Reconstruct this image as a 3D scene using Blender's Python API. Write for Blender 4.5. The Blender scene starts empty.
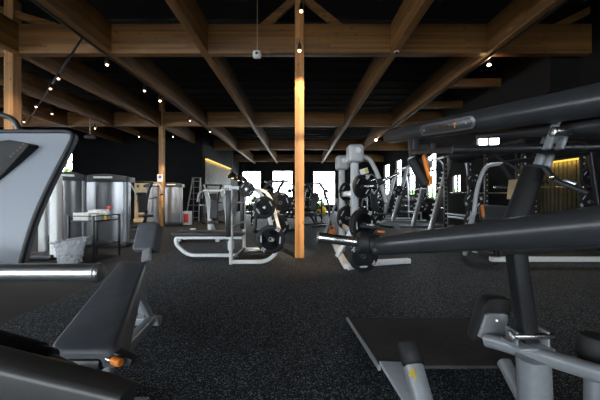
import bpy, bmesh, math, random
from mathutils import Vector as V, Matrix as M, Quaternion as Q, noise as mnoise
random.seed(7)
PI = math.pi
C = bpy.context.scene.collection
F, CX, CY, CH = 290.0, 299.5, 197.0, 1.10        # focal length in pixels, vanishing point, lens height

def W(px, py, d):                                # a place in the room: seen at (px, py), d metres ahead
    return V(((px - CX) * d / F, d, CH - (py - CY) * d / F))
def FL(px, py):                                  # a place on the floor
    return W(px, py, CH * F / (py - CY))

# ------------------------------------------------------------------ materials
def lin(c):
    return tuple((x / 12.92 if x <= 0.04045 else ((x + 0.055) / 1.055) ** 2.4) for x in c)
def rgb(r, g, b):
    return lin((r / 255, g / 255, b / 255)) + (1,)
def newmat(name):
    m = bpy.data.materials.new(name); m.use_nodes = True
    nt = m.node_tree
    return m, nt, nt.nodes, nt.links, nt.nodes['Principled BSDF']
def pm(name, col, rough=0.5, metal=0.0, var=0.06, scale=14, bump=0.0, spec=0.5, coat=0.0):
    m, nt, N, L, p = newmat(name)
    p.inputs['Roughness'].default_value = rough; p.inputs['Metallic'].default_value = metal
    p.inputs['Specular IOR Level'].default_value = spec; p.inputs['Coat Weight'].default_value = coat
    tc = N.new('ShaderNodeTexCoord'); no = N.new('ShaderNodeTexNoise')
    no.inputs['Scale'].default_value = scale; no.inputs['Detail'].default_value = 4
    L.new(tc.outputs['Object'], no.inputs['Vector'])
    cr = N.new('ShaderNodeValToRGB')
    a = tuple(max(0, c * (1 - var * 2)) for c in col[:3]) + (1,); b = tuple(min(1, c * (1 + var * 2)) for c in col[:3]) + (1,)
    cr.color_ramp.elements[0].position = .3; cr.color_ramp.elements[0].color = a
    cr.color_ramp.elements[1].position = .7; cr.color_ramp.elements[1].color = b
    L.new(no.outputs['Fac'], cr.inputs['Fac']); L.new(cr.outputs['Color'], p.inputs['Base Color'])
    if bump:
        n2 = N.new('ShaderNodeTexNoise'); n2.inputs['Scale'].default_value = 260; L.new(tc.outputs['Object'], n2.inputs['Vector'])
        bp = N.new('ShaderNodeBump'); bp.inputs['Strength'].default_value = bump; bp.inputs['Distance'].default_value = .002
        L.new(n2.outputs['Fac'], bp.inputs['Height']); L.new(bp.outputs['Normal'], p.inputs['Normal'])
    return m
def em(name, col, s):
    m, nt, N, L, p = newmat(name)
    p.inputs['Base Color'].default_value = col; p.inputs['Emission Color'].default_value = col
    p.inputs['Emission Strength'].default_value = s
    return m
def math_node(N, L, op, a, b=None, clamp=False):
    n = N.new('ShaderNodeMath'); n.operation = op; n.use_clamp = clamp
    for i, x in enumerate((a, b)):
        if x is None: continue
        if isinstance(x, (int, float)): n.inputs[i].default_value = x
        else: L.new(x, n.inputs[i])
    return n.outputs[0]
def wood(name, axis, base, lam=0.045):           # laminated pine, grain along axis
    m, nt, N, L, p = newmat(name)
    tc = N.new('ShaderNodeTexCoord'); mp = N.new('ShaderNodeMapping')
    sc = [26, 26, 26]; sc[axis] = 1.1; mp.inputs['Scale'].default_value = sc
    L.new(tc.outputs['Object'], mp.inputs['Vector'])
    no = N.new('ShaderNodeTexNoise'); no.inputs['Scale'].default_value = 1; no.inputs['Detail'].default_value = 5; no.inputs['Distortion'].default_value = .6
    L.new(mp.outputs['Vector'], no.inputs['Vector'])
    sx = N.new('ShaderNodeSeparateXYZ'); L.new(tc.outputs['Object'], sx.inputs[0])
    lay = math_node(N, L, 'FLOOR', math_node(N, L, 'DIVIDE', sx.outputs[2 if axis != 2 else 0], lam))
    seg = math_node(N, L, 'FLOOR', math_node(N, L, 'DIVIDE', math_node(N, L, 'ADD', sx.outputs[axis], math_node(N, L, 'MULTIPLY', lay, 1.37)), 2.6))
    cb = N.new('ShaderNodeCombineXYZ'); L.new(lay, cb.inputs[0]); L.new(seg, cb.inputs[1])
    wn = N.new('ShaderNodeTexWhiteNoise'); L.new(cb.outputs[0], wn.inputs['Vector'])
    t = math_node(N, L, 'ADD', math_node(N, L, 'MULTIPLY', no.outputs['Fac'], .6), math_node(N, L, 'MULTIPLY', wn.outputs['Value'], .42))
    cr = N.new('ShaderNodeValToRGB'); e = cr.color_ramp.elements
    e[0].position = .25; e[0].color = tuple(c * .55 for c in base[:3]) + (1,)
    e[1].position = .75; e[1].color = tuple(min(1, c * 1.35) for c in base[:3]) + (1,)
    L.new(t, cr.inputs['Fac'])
    mk = N.new('ShaderNodeMapping'); s2 = [11, 11, 11]; s2[axis] = 3.4; mk.inputs['Scale'].default_value = s2
    L.new(tc.outputs['Object'], mk.inputs['Vector'])
    vo = N.new('ShaderNodeTexVoronoi'); vo.inputs['Scale'].default_value = 1; L.new(mk.outputs['Vector'], vo.inputs['Vector'])
    kn = math_node(N, L, 'LESS_THAN', vo.outputs['Distance'], .13)
    mx = N.new('ShaderNodeMix'); mx.data_type = 'RGBA'
    L.new(math_node(N, L, 'MULTIPLY', kn, .75), mx.inputs['Factor']); L.new(cr.outputs['Color'], mx.inputs[6])
    mx.inputs[7].default_value = tuple(c * .22 for c in base[:3]) + (1,)
    L.new(mx.outputs[2], p.inputs['Base Color']); p.inputs['Roughness'].default_value = .55
    return m
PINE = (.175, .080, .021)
wood_x, wood_y, wood_z_lit = wood('pine_x', 0, PINE), wood('pine_y', 1, PINE), wood('pine_z_lit', 2, (.42, .22, .085), .06)  # one pine: dim light darkened into the beams' colour, lamplight into the columns'

def floor_rubber():
    m, nt, N, L, p = newmat('speckled_rubber')
    tc = N.new('ShaderNodeTexCoord')
    def flecks(scale, dist, pick):
        vo = N.new('ShaderNodeTexVoronoi'); vo.inputs['Scale'].default_value = scale; vo.voronoi_dimensions = '3D'
        ns = N.new('ShaderNodeTexNoise'); ns.inputs['Scale'].default_value = scale * 1.5
        L.new(tc.outputs['Object'], ns.inputs['Vector'])
        va = N.new('ShaderNodeVectorMath'); va.operation = 'MULTIPLY_ADD'
        L.new(ns.outputs['Color'], va.inputs[0]); va.inputs[1].default_value = (.9 / scale,) * 3; L.new(tc.outputs['Object'], va.inputs[2])
        L.new(va.outputs[0], vo.inputs['Vector'])
        s = N.new('ShaderNodeSeparateColor'); L.new(vo.outputs['Color'], s.inputs[0])
        a = math_node(N, L, 'LESS_THAN', vo.outputs['Distance'], dist); b = math_node(N, L, 'GREATER_THAN', s.outputs[0], pick)
        return math_node(N, L, 'MULTIPLY', a, b), s.outputs[1]
    f1, v1 = flecks(120, .52, .82)
    f2, v2 = flecks(210, .5, .85)
    f = math_node(N, L, 'MAXIMUM', math_node(N, L, 'MULTIPLY', f1, math_node(N, L, 'ADD', math_node(N, L, 'MULTIPLY', v1, .6), .35)), math_node(N, L, 'MULTIPLY', f2, .7))
    no = N.new('ShaderNodeTexNoise'); no.inputs['Scale'].default_value = 1.3; no.inputs['Detail'].default_value = 3
    L.new(tc.outputs['Object'], no.inputs['Vector'])
    cr = N.new('ShaderNodeValToRGB'); e = cr.color_ramp.elements
    e[0].position = .3; e[0].color = (.0088, .0092, .0102, 1); e[1].position = .7; e[1].color = (.0125, .013, .0145, 1)
    L.new(no.outputs['Fac'], cr.inputs['Fac'])
    mx = N.new('ShaderNodeMix'); mx.data_type = 'RGBA'
    L.new(f, mx.inputs['Factor']); L.new(cr.outputs['Color'], mx.inputs[6]); mx.inputs[7].default_value = (.26, .32, .37, 1)
    L.new(mx.outputs[2], p.inputs['Base Color']); p.inputs['Roughness'].default_value = .72
    p.inputs['Specular IOR Level'].default_value = .22
    bn = N.new('ShaderNodeTexNoise'); bn.inputs['Scale'].default_value = 180; L.new(tc.outputs['Object'], bn.inputs['Vector'])
    bp = N.new('ShaderNodeBump'); bp.inputs['Strength'].default_value = .35; bp.inputs['Distance'].default_value = .003
    L.new(bn.outputs['Fac'], bp.inputs['Height']); L.new(bp.outputs['Normal'], p.inputs['Normal'])
    return m
mat_floor = floor_rubber()
mat_vinyl = pm('dark_vinyl_floor', (.014, .0122, .0112, 1), .65, var=.15, scale=3, spec=.25)
mat_ceil = pm('black_ceiling', (.022, .022, .023, 1), .9, spec=.1)
mat_wall = pm('charcoal_wall', (.0055, .0055, .006, 1), .8, var=.1, scale=2, spec=.2)
mat_wallr = pm('dark_brown_wall', (.009, .0082, .008, 1), .8, var=.1, scale=2, spec=.2)
black_paint = pm('black_powder_coat', (.011, .011, .012, 1), .38, var=.1)
soft_black = pm('soft_black_foam', (.007, .007, .0075, 1), .62, bump=.25, spec=.4)
rubber = pm('black_rubber', (.010, .010, .011, 1), .55, var=.12)
plast = pm('dark_grey_plastic', (.028, .029, .031, 1), .42, var=.06)
sticker_y = pm('worn_yellow', (.42, .29, .02, 1), .6)
beam_grey = pm('warm_grey_coat', (.040, .039, .038, 1), .42)
dull_alu = pm('dull_aluminium', (.12, .12, .12, 1), .5, metal=.3)
plate_metal = pm('dark_brushed_metal', (.13, .13, .135, 1), .35, metal=.6)
vinyl_pad = pm('grey_vinyl_pad', (.085, .091, .102, 1), .48, bump=.15, spec=.4)
vinyl_dark = pm('dark_vinyl_pad', (.032, .034, .038, 1), .5, bump=.15, spec=.4)
silver = pm('silver_powder_coat', (.25, .265, .28, 1), .34, metal=.2, var=.03, scale=40)
steelgrey = pm('grey_powder_coat', (.42, .43, .44, 1), .4, metal=.1, var=.03)
white_p = pm('white_powder_coat', (.82, .83, .82, 1), .35, var=.03)
arm_grey = pm('charcoal_arm_paint', (.028, .029, .0315, 1), .30, var=.05, spec=.5)
chrome = pm('polished_chrome', (.66, .66, .65, 1), .27, metal=1, var=.02)
satin = pm('satin_steel', (.50, .51, .52, 1), .36, metal=1, var=.03)
orange = pm('orange_plastic', (.80, .22, .02, 1), .4)
yellow = pm('yellow_vinyl', (.80, .55, .02, 1), .5)
red = pm('red_plastic', (.62, .03, .03, 1), .4)
blue = pm('blue_plastic', (.05, .12, .45, 1), .4)
paper = pm('white_paper', (.72, .71, .68, 1), .7)
plyw = pm('birch_plywood', (.42, .31, .17, 1), .6, var=.12, scale=6)
cloth = pm('grey_towel', (.46, .45, .43, 1), .9, bump=.5, var=.12)
panel_grey = pm('pale_grey_panel', (.24, .26, .295, 1), .42, var=.02, scale=3, spec=.4)
smoke = pm('smoked_shroud', (.20, .205, .215, 1), .24, metal=.6, var=.08, scale=2)
cap_dark = pm('slate_cap', (.020, .022, .026, 1), .5, var=.05)
letters = pm('white_letters', (.75, .75, .75, 1), .5)
letters_dim = pm('bronze_letters', (.085, .045, .025, 1), .4, metal=.4)
letters_org = pm('orange_letters', (.8, .28, .06, 1), .4)
frame_black = pm('black_window_frame', (.012, .012, .013, 1), .5)
bulb_warm = em('warm_bulb', (1.0, .58, .34, 1), 9)
bulb_star = em('bright_warm_bulb', (1.0, .62, .30, 1), 160)
led_yel = em('yellow_led_strip', (1.0, .60, .08, 1), .9)
slat_m = pm('olive_slats', (.042, .038, .012, 1), .6, var=.25, scale=5)
slat_b = pm('brown_slats', (.055, .042, .018, 1), .6, var=.25, scale=5)
leaf_m = pm('leaf_green', (.16, .34, .05, 1), .6, var=.35, scale=6)
outg = pm('pale_paving', (.55, .55, .52, 1), .8)
def glassy(name, col, fac, rough=.03):
    m, nt, N, L, p = newmat(name)
    N.remove(p); o = N['Material Output']
    t = N.new('ShaderNodeBsdfTransparent'); t.inputs[0].default_value = col
    g = N.new('ShaderNodeBsdfGlossy'); g.inputs['Roughness'].default_value = rough
    x = N.new('ShaderNodeMixShader'); x.inputs[0].default_value = fac
    L.new(t.outputs[0], x.inputs[1]); L.new(g.outputs[0], x.inputs[2]); L.new(x.outputs[0], o.inputs['Surface'])
    return m
pane_m = glassy('window_glass', (.95, .97, .98, 1), .05)
def bagmat():
    m, nt, N, L, p = newmat('clear_plastic_bag')
    N.remove(p); o = N['Material Output']
    t = N.new('ShaderNodeBsdfTransparent'); t.inputs[0].default_value = (.8, .82, .85, 1)
    g = N.new('ShaderNodeBsdfPrincipled'); g.inputs['Base Color'].default_value = (.75, .77, .8, 1); g.inputs['Roughness'].default_value = .2
    x = N.new('ShaderNodeMixShader'); x.inputs[0].default_value = .42
    L.new(t.outputs[0], x.inputs[1]); L.new(g.outputs[0], x.inputs[2]); L.new(x.outputs[0], o.inputs['Surface'])
    return m
bag_m = bagmat()
matte_black = pm('matte_black_plate', (.046, .044, .045, 1), .85, spec=.15)
def posterm():
    m, nt, N, L, p = newmat('floral_poster')
    tc = N.new('ShaderNodeTexCoord'); vo = N.new('ShaderNodeTexVoronoi'); vo.inputs['Scale'].default_value = 4.2
    L.new(tc.outputs['Object'], vo.inputs['Vector'])
    cr = N.new('ShaderNodeValToRGB'); cr.color_ramp.interpolation = 'CONSTANT'
    e = cr.color_ramp.elements; e[0].color = (.75, .72, .66, 1); e[1].position = .45; e[1].color = (.35, .42, .30, 1)
    for q, c in ((.62, (.62, .08, .14, 1)), (.75, (.70, .40, .45, 1)), (.88, (.10, .11, .12, 1))):
        k = e.new(q); k.color = c
    s = N.new('ShaderNodeSeparateColor'); L.new(vo.outputs['Color'], s.inputs[0]); L.new(s.outputs[0], cr.inputs[0])
    L.new(cr.outputs[0], p.inputs['Base Color'])
    p.inputs['Roughness'].default_value = .5
    return m
poster_m = posterm()

# ------------------------------------------------------------------ mesh tools
ORG = V((0, 0, 0))
def circ(n, r, sy=1.0):
    return [(r * math.cos(2 * PI * i / n), r * sy * math.sin(2 * PI * i / n)) for i in range(n)]
def rrect(w, h, r, n=3):
    r = min(r, w * .49, h * .49); o = []
    for cx, cy, a0 in ((w / 2 - r, h / 2 - r, 0), (-w / 2 + r, h / 2 - r, PI / 2), (-w / 2 + r, -h / 2 + r, PI), (w / 2 - r, -h / 2 + r, 1.5 * PI)):
        for k in range(n + 1):
            a = a0 + k * PI / 2 / n; o.append((cx + r * math.cos(a), cy + r * math.sin(a)))
    return o
def fillet(pts, r, n=6):
    pts = [V(p) for p in pts]; o = [pts[0]]
    for a, b, c in zip(pts, pts[1:], pts[2:]):
        u, w = (a - b), (c - b); d = min(r, u.length * .48, w.length * .48)
        p, q = b + u.normalized() * d, b + w.normalized() * d
        for k in range(n + 1):
            t = k / n; o.append(p * (1 - t) ** 2 + b * 2 * t * (1 - t) + q * t * t)
    o.append(pts[-1]); return o
def smooth_path(pts, n=6):
    pts = [V(p) for p in pts]; P = [pts[0] * 2 - pts[1]] + pts + [pts[-1] * 2 - pts[-2]]; o = []
    for i in range(1, len(P) - 2):
        a, b, c, d = P[i - 1:i + 3]
        for k in range(n):
            t = k / n
            o.append(.5 * (2 * b + (c - a) * t + (2 * a - 5 * b + 4 * c - d) * t * t + (3 * b - a - 3 * c + d) * t ** 3))
    o.append(pts[-1]); return o
class MB:
    def __init__(s): s.bm = bmesh.new()
    def box(s, c, size, bev=0.0, rot=None, seg=2):
        mat = M.Translation(V(c)) @ (rot.to_4x4() if rot is not None else M.Identity(4)) @ M.Diagonal((*size, 1))
        r = bmesh.ops.create_cube(s.bm, size=1, matrix=mat)
        if bev > 0:
            ed = list({e for v in r['verts'] for e in v.link_edges})
            bmesh.ops.bevel(s.bm, geom=ed, offset=min(bev, min(size) * .49), segments=seg, profile=.5, affect='EDGES')
        return s
    def span(s, lo, hi, bev=0.0):
        lo, hi = V(lo), V(hi); return s.box((lo + hi) / 2, tuple(hi - lo), bev)
    def sweep(s, pts, prof, up=None, scale=None, caps=True, loop=False):
        pts = [V(p) for p in pts]; n = len(pts); rings = []; u = None
        for i, p in enumerate(pts):
            if loop: t = (pts[(i + 1) % n] - pts[i - 1])
            else: t = pts[min(i + 1, n - 1)] - pts[max(i - 1, 0)]
            t = t.normalized() if t.length > 1e-9 else V((0, 0, 1))
            if u is None:
                h = V(up) if up is not None else (V((0, 0, 1)) if abs(t.z) < .95 else V((0, 1, 0)))
                u = h
            u = (u - t * u.dot(t)); u = u.normalized() if u.length > 1e-6 else V((1, 0, 0))
            sd = t.cross(u); k = scale[i] if scale else 1
            rings.append([s.bm.verts.new(p + sd * a * k + u * b * k) for a, b in prof])
        m = len(prof)
        rr = list(zip(rings, rings[1:])) + ([(rings[-1], rings[0])] if loop else [])
        for a, b in rr:
            for j in range(m): s.bm.faces.new((a[j], a[(j + 1) % m], b[(j + 1) % m], b[j]))
        if caps and not loop:
            s.bm.faces.new(list(reversed(rings[0]))); s.bm.faces.new(rings[-1])
        return s
    def tube(s, pts, r, n=12, scale=None, loop=False): return s.sweep(pts, circ(n, r), scale=scale, loop=loop)
    def bar(s, pts, w, h, r=.008, up=None, scale=None): return s.sweep(pts, rrect(w, h, r), up, scale)
    def cap_tube(s, a, b, r0, r1=None, n=16, e=.3):    # closed cylinder with softened rims
        a, b = V(a), V(b); r1 = r0 if r1 is None else r1; d = (b - a); l = d.length; d = d / l
        k = min(r0, r1) * e
        return s.lathe(a, d, [(0.0005, 0), (r0 - k, 0), (r0 - k * .3, k * .3), (r0, k), (r1, l - k), (r1 - k * .3, l - k * .3), (r1 - k, l), (0.0005, l)], n)
    def lathe(s, p, d, prof, n=24):
        p, d = V(p), V(d).normalized(); a = d.orthogonal().normalized(); b = d.cross(a); rings = []
        for r, z in prof:
            rings.append([s.bm.verts.new(p + d * z + (a * math.cos(2 * PI * i / n) + b * math.sin(2 * PI * i / n)) * r) for i in range(n)])
        for x, y in zip(rings, rings[1:]):
            for j in range(n): s.bm.faces.new((x[j], x[(j + 1) % n], y[(j + 1) % n], y[j]))
        s.bm.faces.new(list(reversed(rings[0]))); s.bm.faces.new(rings[-1])
        return s
    def ring(s, p, d, r, t, n=28, m=8):
        p, d = V(p), V(d).normalized(); a = d.orthogonal().normalized(); b = d.cross(a)
        return s.sweep([p + (a * math.cos(2 * PI * i / n) + b * math.sin(2 * PI * i / n)) * r for i in range(n)], circ(m, t), up=d, loop=True)
    def prism(s, poly, th, bev=0.0):
        th = V(th); a = [s.bm.verts.new(V(p)) for p in poly]; b = [s.bm.verts.new(V(p) + th) for p in poly]; n = len(a)
        fs = [s.bm.faces.new(list(reversed(a))), s.bm.faces.new(b)] + [s.bm.faces.new((a[i], a[(i + 1) % n], b[(i + 1) % n], b[i])) for i in range(n)]
        if bev:
            bmesh.ops.recalc_face_normals(s.bm, faces=fs)
            bmesh.ops.bevel(s.bm, geom=list({e for f in fs[:2] for e in f.edges}), offset=bev, segments=2, profile=.5, affect='EDGES')
        return s
    def ball(s, c, r, sub=2, sc=(1, 1, 1)):
        bmesh.ops.create_icosphere(s.bm, subdivisions=sub, radius=r, matrix=M.Translation(V(c)) @ M.Diagonal((*sc, 1))); return s
    def build(s, name, mat, parent=None, ang=40):
        bmesh.ops.recalc_face_normals(s.bm, faces=s.bm.faces)
        if ORG.length > 0: bmesh.ops.translate(s.bm, verts=s.bm.verts, vec=-ORG)
        me = bpy.data.meshes.new(name); s.bm.to_mesh(me); s.bm.free()
        me.materials.append(mat)
        for p in me.polygons: p.use_smooth = True
        me.set_sharp_from_angle(angle=math.radians(ang))
        o = bpy.data.objects.new(name, me); C.objects.link(o)
        if parent is not None: o.parent = parent
        return o
def tag(o, label, cat, group=None, kind=None):
    o['label'] = label; o['category'] = cat
    if group: o['group'] = group
    if kind: o['kind'] = kind
    return o
def thing(name, label, cat, loc=None, rz=0.0, group=None):
    """loc given: parts built from here on are in room coordinates; otherwise local to the Empty."""
    global ORG
    o = bpy.data.objects.new(name, None); C.objects.link(o); o.empty_display_size = .1
    ORG = V((0, 0, 0))
    if loc is not None: o.location = loc; ORG = V(loc)
    o.rotation_euler.z = rz
    return tag(o, label, cat, group)
def done():
    global ORG
    ORG = V((0, 0, 0))
KIDS = {}
def dup(o, parent=None):
    c = o.copy(); C.objects.link(c)
    if parent is not None: c.parent = parent
    for ch in o.children: dup(ch, c)
    return c
def place(o, loc, rot=(0, 0, 0), label=None, group=None, sc=1.0):
    o.location = loc; o.rotation_euler = rot; o.scale = (sc,) * 3
    if label: o['label'] = label
    if group: o['group'] = group
    return o
def text(name, body, size, loc, rot, mat, parent, ext=.0012, align='CENTER', sx=1.0, bold=0.0):
    cu = bpy.data.curves.new(name, 'FONT'); cu.body = body; cu.size = size; cu.extrude = ext; cu.offset = bold
    cu.align_x = align; cu.align_y = 'CENTER'; cu.materials.append(mat)
    tmp = bpy.data.objects.new(name + '_curve', cu); C.objects.link(tmp)
    dg = bpy.context.evaluated_depsgraph_get(); me = bpy.data.meshes.new_from_object(tmp.evaluated_get(dg))
    bpy.data.objects.remove(tmp); me.materials.clear(); me.materials.append(mat)
    o = bpy.data.objects.new(name, me); C.objects.link(o)
    o.parent = parent; o.location = V(loc) - ORG; o.rotation_euler = rot; o.scale = (sx, 1, 1)
    return o
def struct(mb, name, mat, label=None, cat=None, ang=30):
    o = mb.build(name, mat, None, ang); o['kind'] = 'structure'
    if label: o['label'] = label
    if cat: o['category'] = cat
    return o
def rotx(a): return M.Rotation(a, 3, 'X')
def roty(a): return M.Rotation(a, 3, 'Y')
def rotz(a): return M.Rotation(a, 3, 'Z')

# ------------------------------------------------------------------ the room
XL, XR, YF, YB, ZC = -13.0, 6.2, -5.0, 22.6, 4.75
EDGE = -2.6
struct(MB().span((EDGE, YF, -.1), (XR, YB, 0)), 'floor', mat_floor, 'black rubber gym floor with pale grey flecks', 'floor')
struct(MB().span((XL, YF, -.1), (EDGE, YB, -.001)), 'floor_aisle', mat_vinyl, 'plain dark brown aisle floor beside the flecked rubber', 'floor')
b = MB(); b.span((XL, YF, ZC), (XR, YB, ZC + .15))
y = YF + .4
while y < YB: b.span((XL, y, ZC - .05), (XR, y + .10, ZC + .01)); y += .62
struct(b, 'ceiling', mat_ceil, 'black ribbed steel deck ceiling above the timber', 'ceiling')
def wall_with_holes(name, axis, at, lo, hi, z0, z1, holes, mat, th=.18):
    """axis 0: wall across X at Y=at; axis 1: wall along Y at X=at. holes: (a0,a1,z0,z1) sorted."""
    b = MB()
    def put(a0, a1, c0, c1):
        if a1 - a0 < 1e-4 or c1 - c0 < 1e-4: return
        if axis == 0: b.span((a0, at, c0), (a1, at + th, c1))
        else: b.span((at, a0, c0), (at + th, a1, c1))
    a = lo
    for h in holes:
        put(a, h[0], z0, z1); put(h[0], h[1], z0, h[2]); put(h[0], h[1], h[3], z1); a = h[1]
    put(a, hi, z0, z1)
    return struct(b, name, mat)
WN = [0]
def window(axis, at, a0, a1, z0, z1, mull=(), trans=(), th=.18, glass=True):
    WN[0] += 1
    b = MB(); f = .05
    def put(p0, p1, c0, c1):
        d0, d1 = at + th * .35, at + th * .65
        if axis == 0: b.span((p0, d0, c0), (p1, d1, c1))
        else: b.span((d0, p0, c0), (d1, p1, c1))
    put(a0, a1, z0, z0 + f); put(a0, a1, z1 - f, z1); put(a0, a0 + f, z0 + f, z1 - f); put(a1 - f, a1, z0 + f, z1 - f)
    for m_ in mull: put(m_ - f / 2, m_ + f / 2, z0 + f, z1 - f)
    for t_ in trans: put(a0 + f, a1 - f, t_ - .04, t_ + .04)
    o = struct(b, 'window_%d' % WN[0], frame_black)
    if glass:
        g = MB()
        if axis == 0: g.span((a0, at + th * .48, z0), (a1, at + th * .52, z1))
        else: g.span((at + th * .48, a0, z0), (at + th * .52, a1, z1))
        g.build('window_pane', pane_m, o)
    # daylight comes in through the opening
    l = bpy.data.lights.new('daylight_portal', 'AREA'); l.shape = 'RECTANGLE'; l.cycles.is_portal = True
    lo = bpy.data.objects.new('daylight_portal', l); C.objects.link(lo)
    mid, zc = (a0 + a1) / 2, (z0 + z1) / 2
    l.size, l.size_y = a1 - a0, z1 - z0
    return o, lo, mid, zc
def portal(lo, axis, at, mid, zc, sign):
    if axis == 0: lo.location = (mid, at, zc); lo.rotation_euler = (PI / 2 * sign, 0, 0)       # faces -Y for -1... set below
    else: lo.location = (at, mid, zc); lo.rotation_euler = (0, PI / 2 * sign, 0)
# back wall
BW = [(-4.48, -3.0, .45, 3.13), (-2.12, -.52, .45, 3.16), (1.05, 2.80, .45, 3.13)]
wall_with_holes('wall_back', 0, YB, -4.75, XR, 0, ZC, BW, mat_wall)
for h in BW:
    o, l, mid, zc = window(0, YB, *h, mull=(((h[0] + h[1]) / 2,)), trans=(2.38,))
    portal(l, 0, YB + .2, mid, zc, -1)
# right-hand long wall
RW = [(9.0, 10.3, 2.72, 3.25), (11.2, 11.9, 1.25, 2.0), (13.2, 14.3, 1.0, 3.25), (15.6, 16.7, 1.2, 3.45), (17.7, 18.8, 1.2, 3.45), (20.0, 21.4, 1.2, 3.45)]
wall_with_holes('wall_right', 1, XR, YF, YB + .18, 0, ZC, RW, mat_wallr)
for h in RW:
    o, l, mid, zc = window(1, XR, *h, mull=((h[0] * .5 + h[1] * .5),), trans=(() if h[3] - h[2] < 1.5 else (2.35,)))
    l.data.size, l.data.size_y = h[3] - h[2], h[1] - h[0]; portal(l, 1, XR + .2, mid, zc, 1)
# front wall behind the lens; its tall windows are added, unseen, for frontal daylight
FW_ADDED = [(-11.0, -8.2, .6, 3.2), (-7.2, -4.2, .5, 3.3), (-3.4, -.6, .5, 3.3), (2.6, 4.4, .6, 3.2)]
wall_with_holes('wall_front', 0, YF - .18, XL, XR, 0, ZC, FW_ADDED, mat_wall)
for h in FW_ADDED:
    o, l, mid, zc = window(0, YF - .18, *h, mull=((h[0] * 2 + h[1]) / 3, (h[0] + h[1] * 2) / 3), trans=(2.5,))
    portal(l, 0, YF - .2, mid, zc, 1)
LW_ADDED = [(-3.5, -.5, .9, 3.1), (.6, 3.6, .9, 3.1), (4.6, 7.6, .9, 3.1)]  # side windows out of view, added for daylight from the left
wall_with_holes('wall_left', 1, XL - .18, YF, 14.4, 0, ZC, LW_ADDED, mat_wall)
for h in LW_ADDED:
    o, l, mid, zc = window(1, XL - .18, *h, mull=((h[0] + h[1]) / 2,), trans=(2.3,))
    l.data.size, l.data.size_y = h[3] - h[2], h[1] - h[0]; portal(l, 1, XL - .2, mid, zc, -1)
IW = [(-12.6, -11.14, 2.28, 3.32)]
wall_with_holes('wall_inner', 0, 14.2, XL, -4.75, 0, ZC, IW, mat_wall, .2)
for h in IW:
    o, l, mid, zc = window(0, 14.2, *h); portal(l, 0, 14.45, mid, zc, -1)
struct(MB().span((-4.95, 14.4, 0), (-4.75, YB + .18, ZC)), 'wall_partition', mat_wall)
b = MB().span((4.75, 5.62, 3.1), (4.9, 9.6, ZC)); b.span((4.75, 5.5, 3.1), (5.38, 5.62, ZC)); b.span((5.3, 4.9, 3.1), (5.45, 5.62, ZC))
struct(b, 'wall_bulkhead', mat_wallr)
# outside
struct(MB().box((-3, 8, -.35), (90, 90, .4)), 'ground_outside', outg)
def shrub(x, y, r, label):
    b = MB(); rnd = random.Random(int(x * 10 + y))
    for k in range(60):
        a = rnd.uniform(0, 2 * PI); q = rnd.uniform(0, 1) ** .5 * r; z = rnd.uniform(.1, 1) * r * 1.7
        b.ball((x + q * math.cos(a), y + q * math.sin(a) * .7, z - .15), r * rnd.uniform(.14, .27), 1, (1, 1, rnd.uniform(.6, 1)))
    o = b.build('shrub', leaf_m); return tag(o, label, 'shrub', 'green shrubs outside the windows')
for i, (x, y, r) in enumerate([(-3.2, 24.6, .75), (7.9, 11.6, .9), (8.1, 14.0, 1.0), (8.0, 16.5, 1.0), (8.2, 18.9, 1.0), (8.0, 21.0, 1.0), (-1.0, 25.3, .6), (1.5, 26.0, .6)]):
    shrub(x, y, r, 'leafy green shrub outside ' + ['the back window next to the pendants', 'the first side window counted from the camera', 'the second side window counted from the camera', 'the third side window counted from the camera', 'the fourth side window counted from the camera', 'the farthest side window', 'the middle back window', 'the back window beside the grey towers'][i])

t = thing('flowering_bush', 'tall pink flowering bush behind the high window over the weight stacks', 'bush', (-12.8, 16.6, 0))
rnd = random.Random(3); f_, g_ = MB(), MB()
for k in range(150):
    p = V((-12.8 + rnd.uniform(-1.5, 1.5), 16.6 + rnd.uniform(-.6, .6), rnd.uniform(.3, 3.9)))
    (f_ if k % 5 < 3 else g_).ball(p, rnd.uniform(.10, .24), 1, (1, 1, rnd.uniform(.6, 1)))
g_.build('foliage', leaf_m, t); f_.build('blossom', pm('pink_blossom', (.62, .22, .26, 1), .7, var=.3, scale=9), t)
MB().tube([(-12.8, 16.6, 0), (-12.8, 16.6, 3.4)], .06, 8).build('stem', slat_b, t); done()

# timber frame
BZ0, BZ1 = 3.71, 4.24
def beamx(y, x0, x1, label, z0=BZ0, z1=BZ1, t=.15):
    struct(MB().span((x0, y - t / 2, z0), (x1, y + t / 2, z1), .006), 'timber_beam', wood_x, label, 'beam')
beamx(5.33, XL, 5.3, 'large pine cross beam meeting the brightly lit centre column')
beamx(10.75, XL, XR, 'pine cross beam meeting the column with the small notice')
beamx(16.1, -4.75, XR, 'dim pine cross beam two bays beyond the centre column')
beamx(21.4, -4.75, XR, 'faint pine cross beam closest to the back windows')
beamx(6.9, 3.55, 4.75, 'short thin pine beam under the bright spotlight', BZ0, 3.90)
beamx(8.5, 3.55, 4.75, 'short thin pine beam one step beyond the bright spotlight', BZ0, 3.90)
names = {-8.6: 'pine rafter over the weight stack machines by the wall', -6.9: 'pine rafter beyond the outer timber column', -5.15: 'pine rafter resting over the two outer columns',
         -3.47: 'pine rafter carrying the black track with small spotlights', -1.72: 'pine rafter crossing above the hanging white sensor', 1.72: 'pine rafter with a small camera at the cross beam',
         3.47: 'pine rafter edged by a black track and starry spotlight', 5.05: 'pine rafter half hidden above the dark bulkhead'}
for x, lb in names.items():
    if x == 5.05: continue
    struct(MB().span((x - .065, -3.5, BZ0 - .004), (x + .065, 14.15 if x < -4.7 else YB, BZ1), .006), 'timber_rafter_beam', wood_y, lb, 'rafter')
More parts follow.
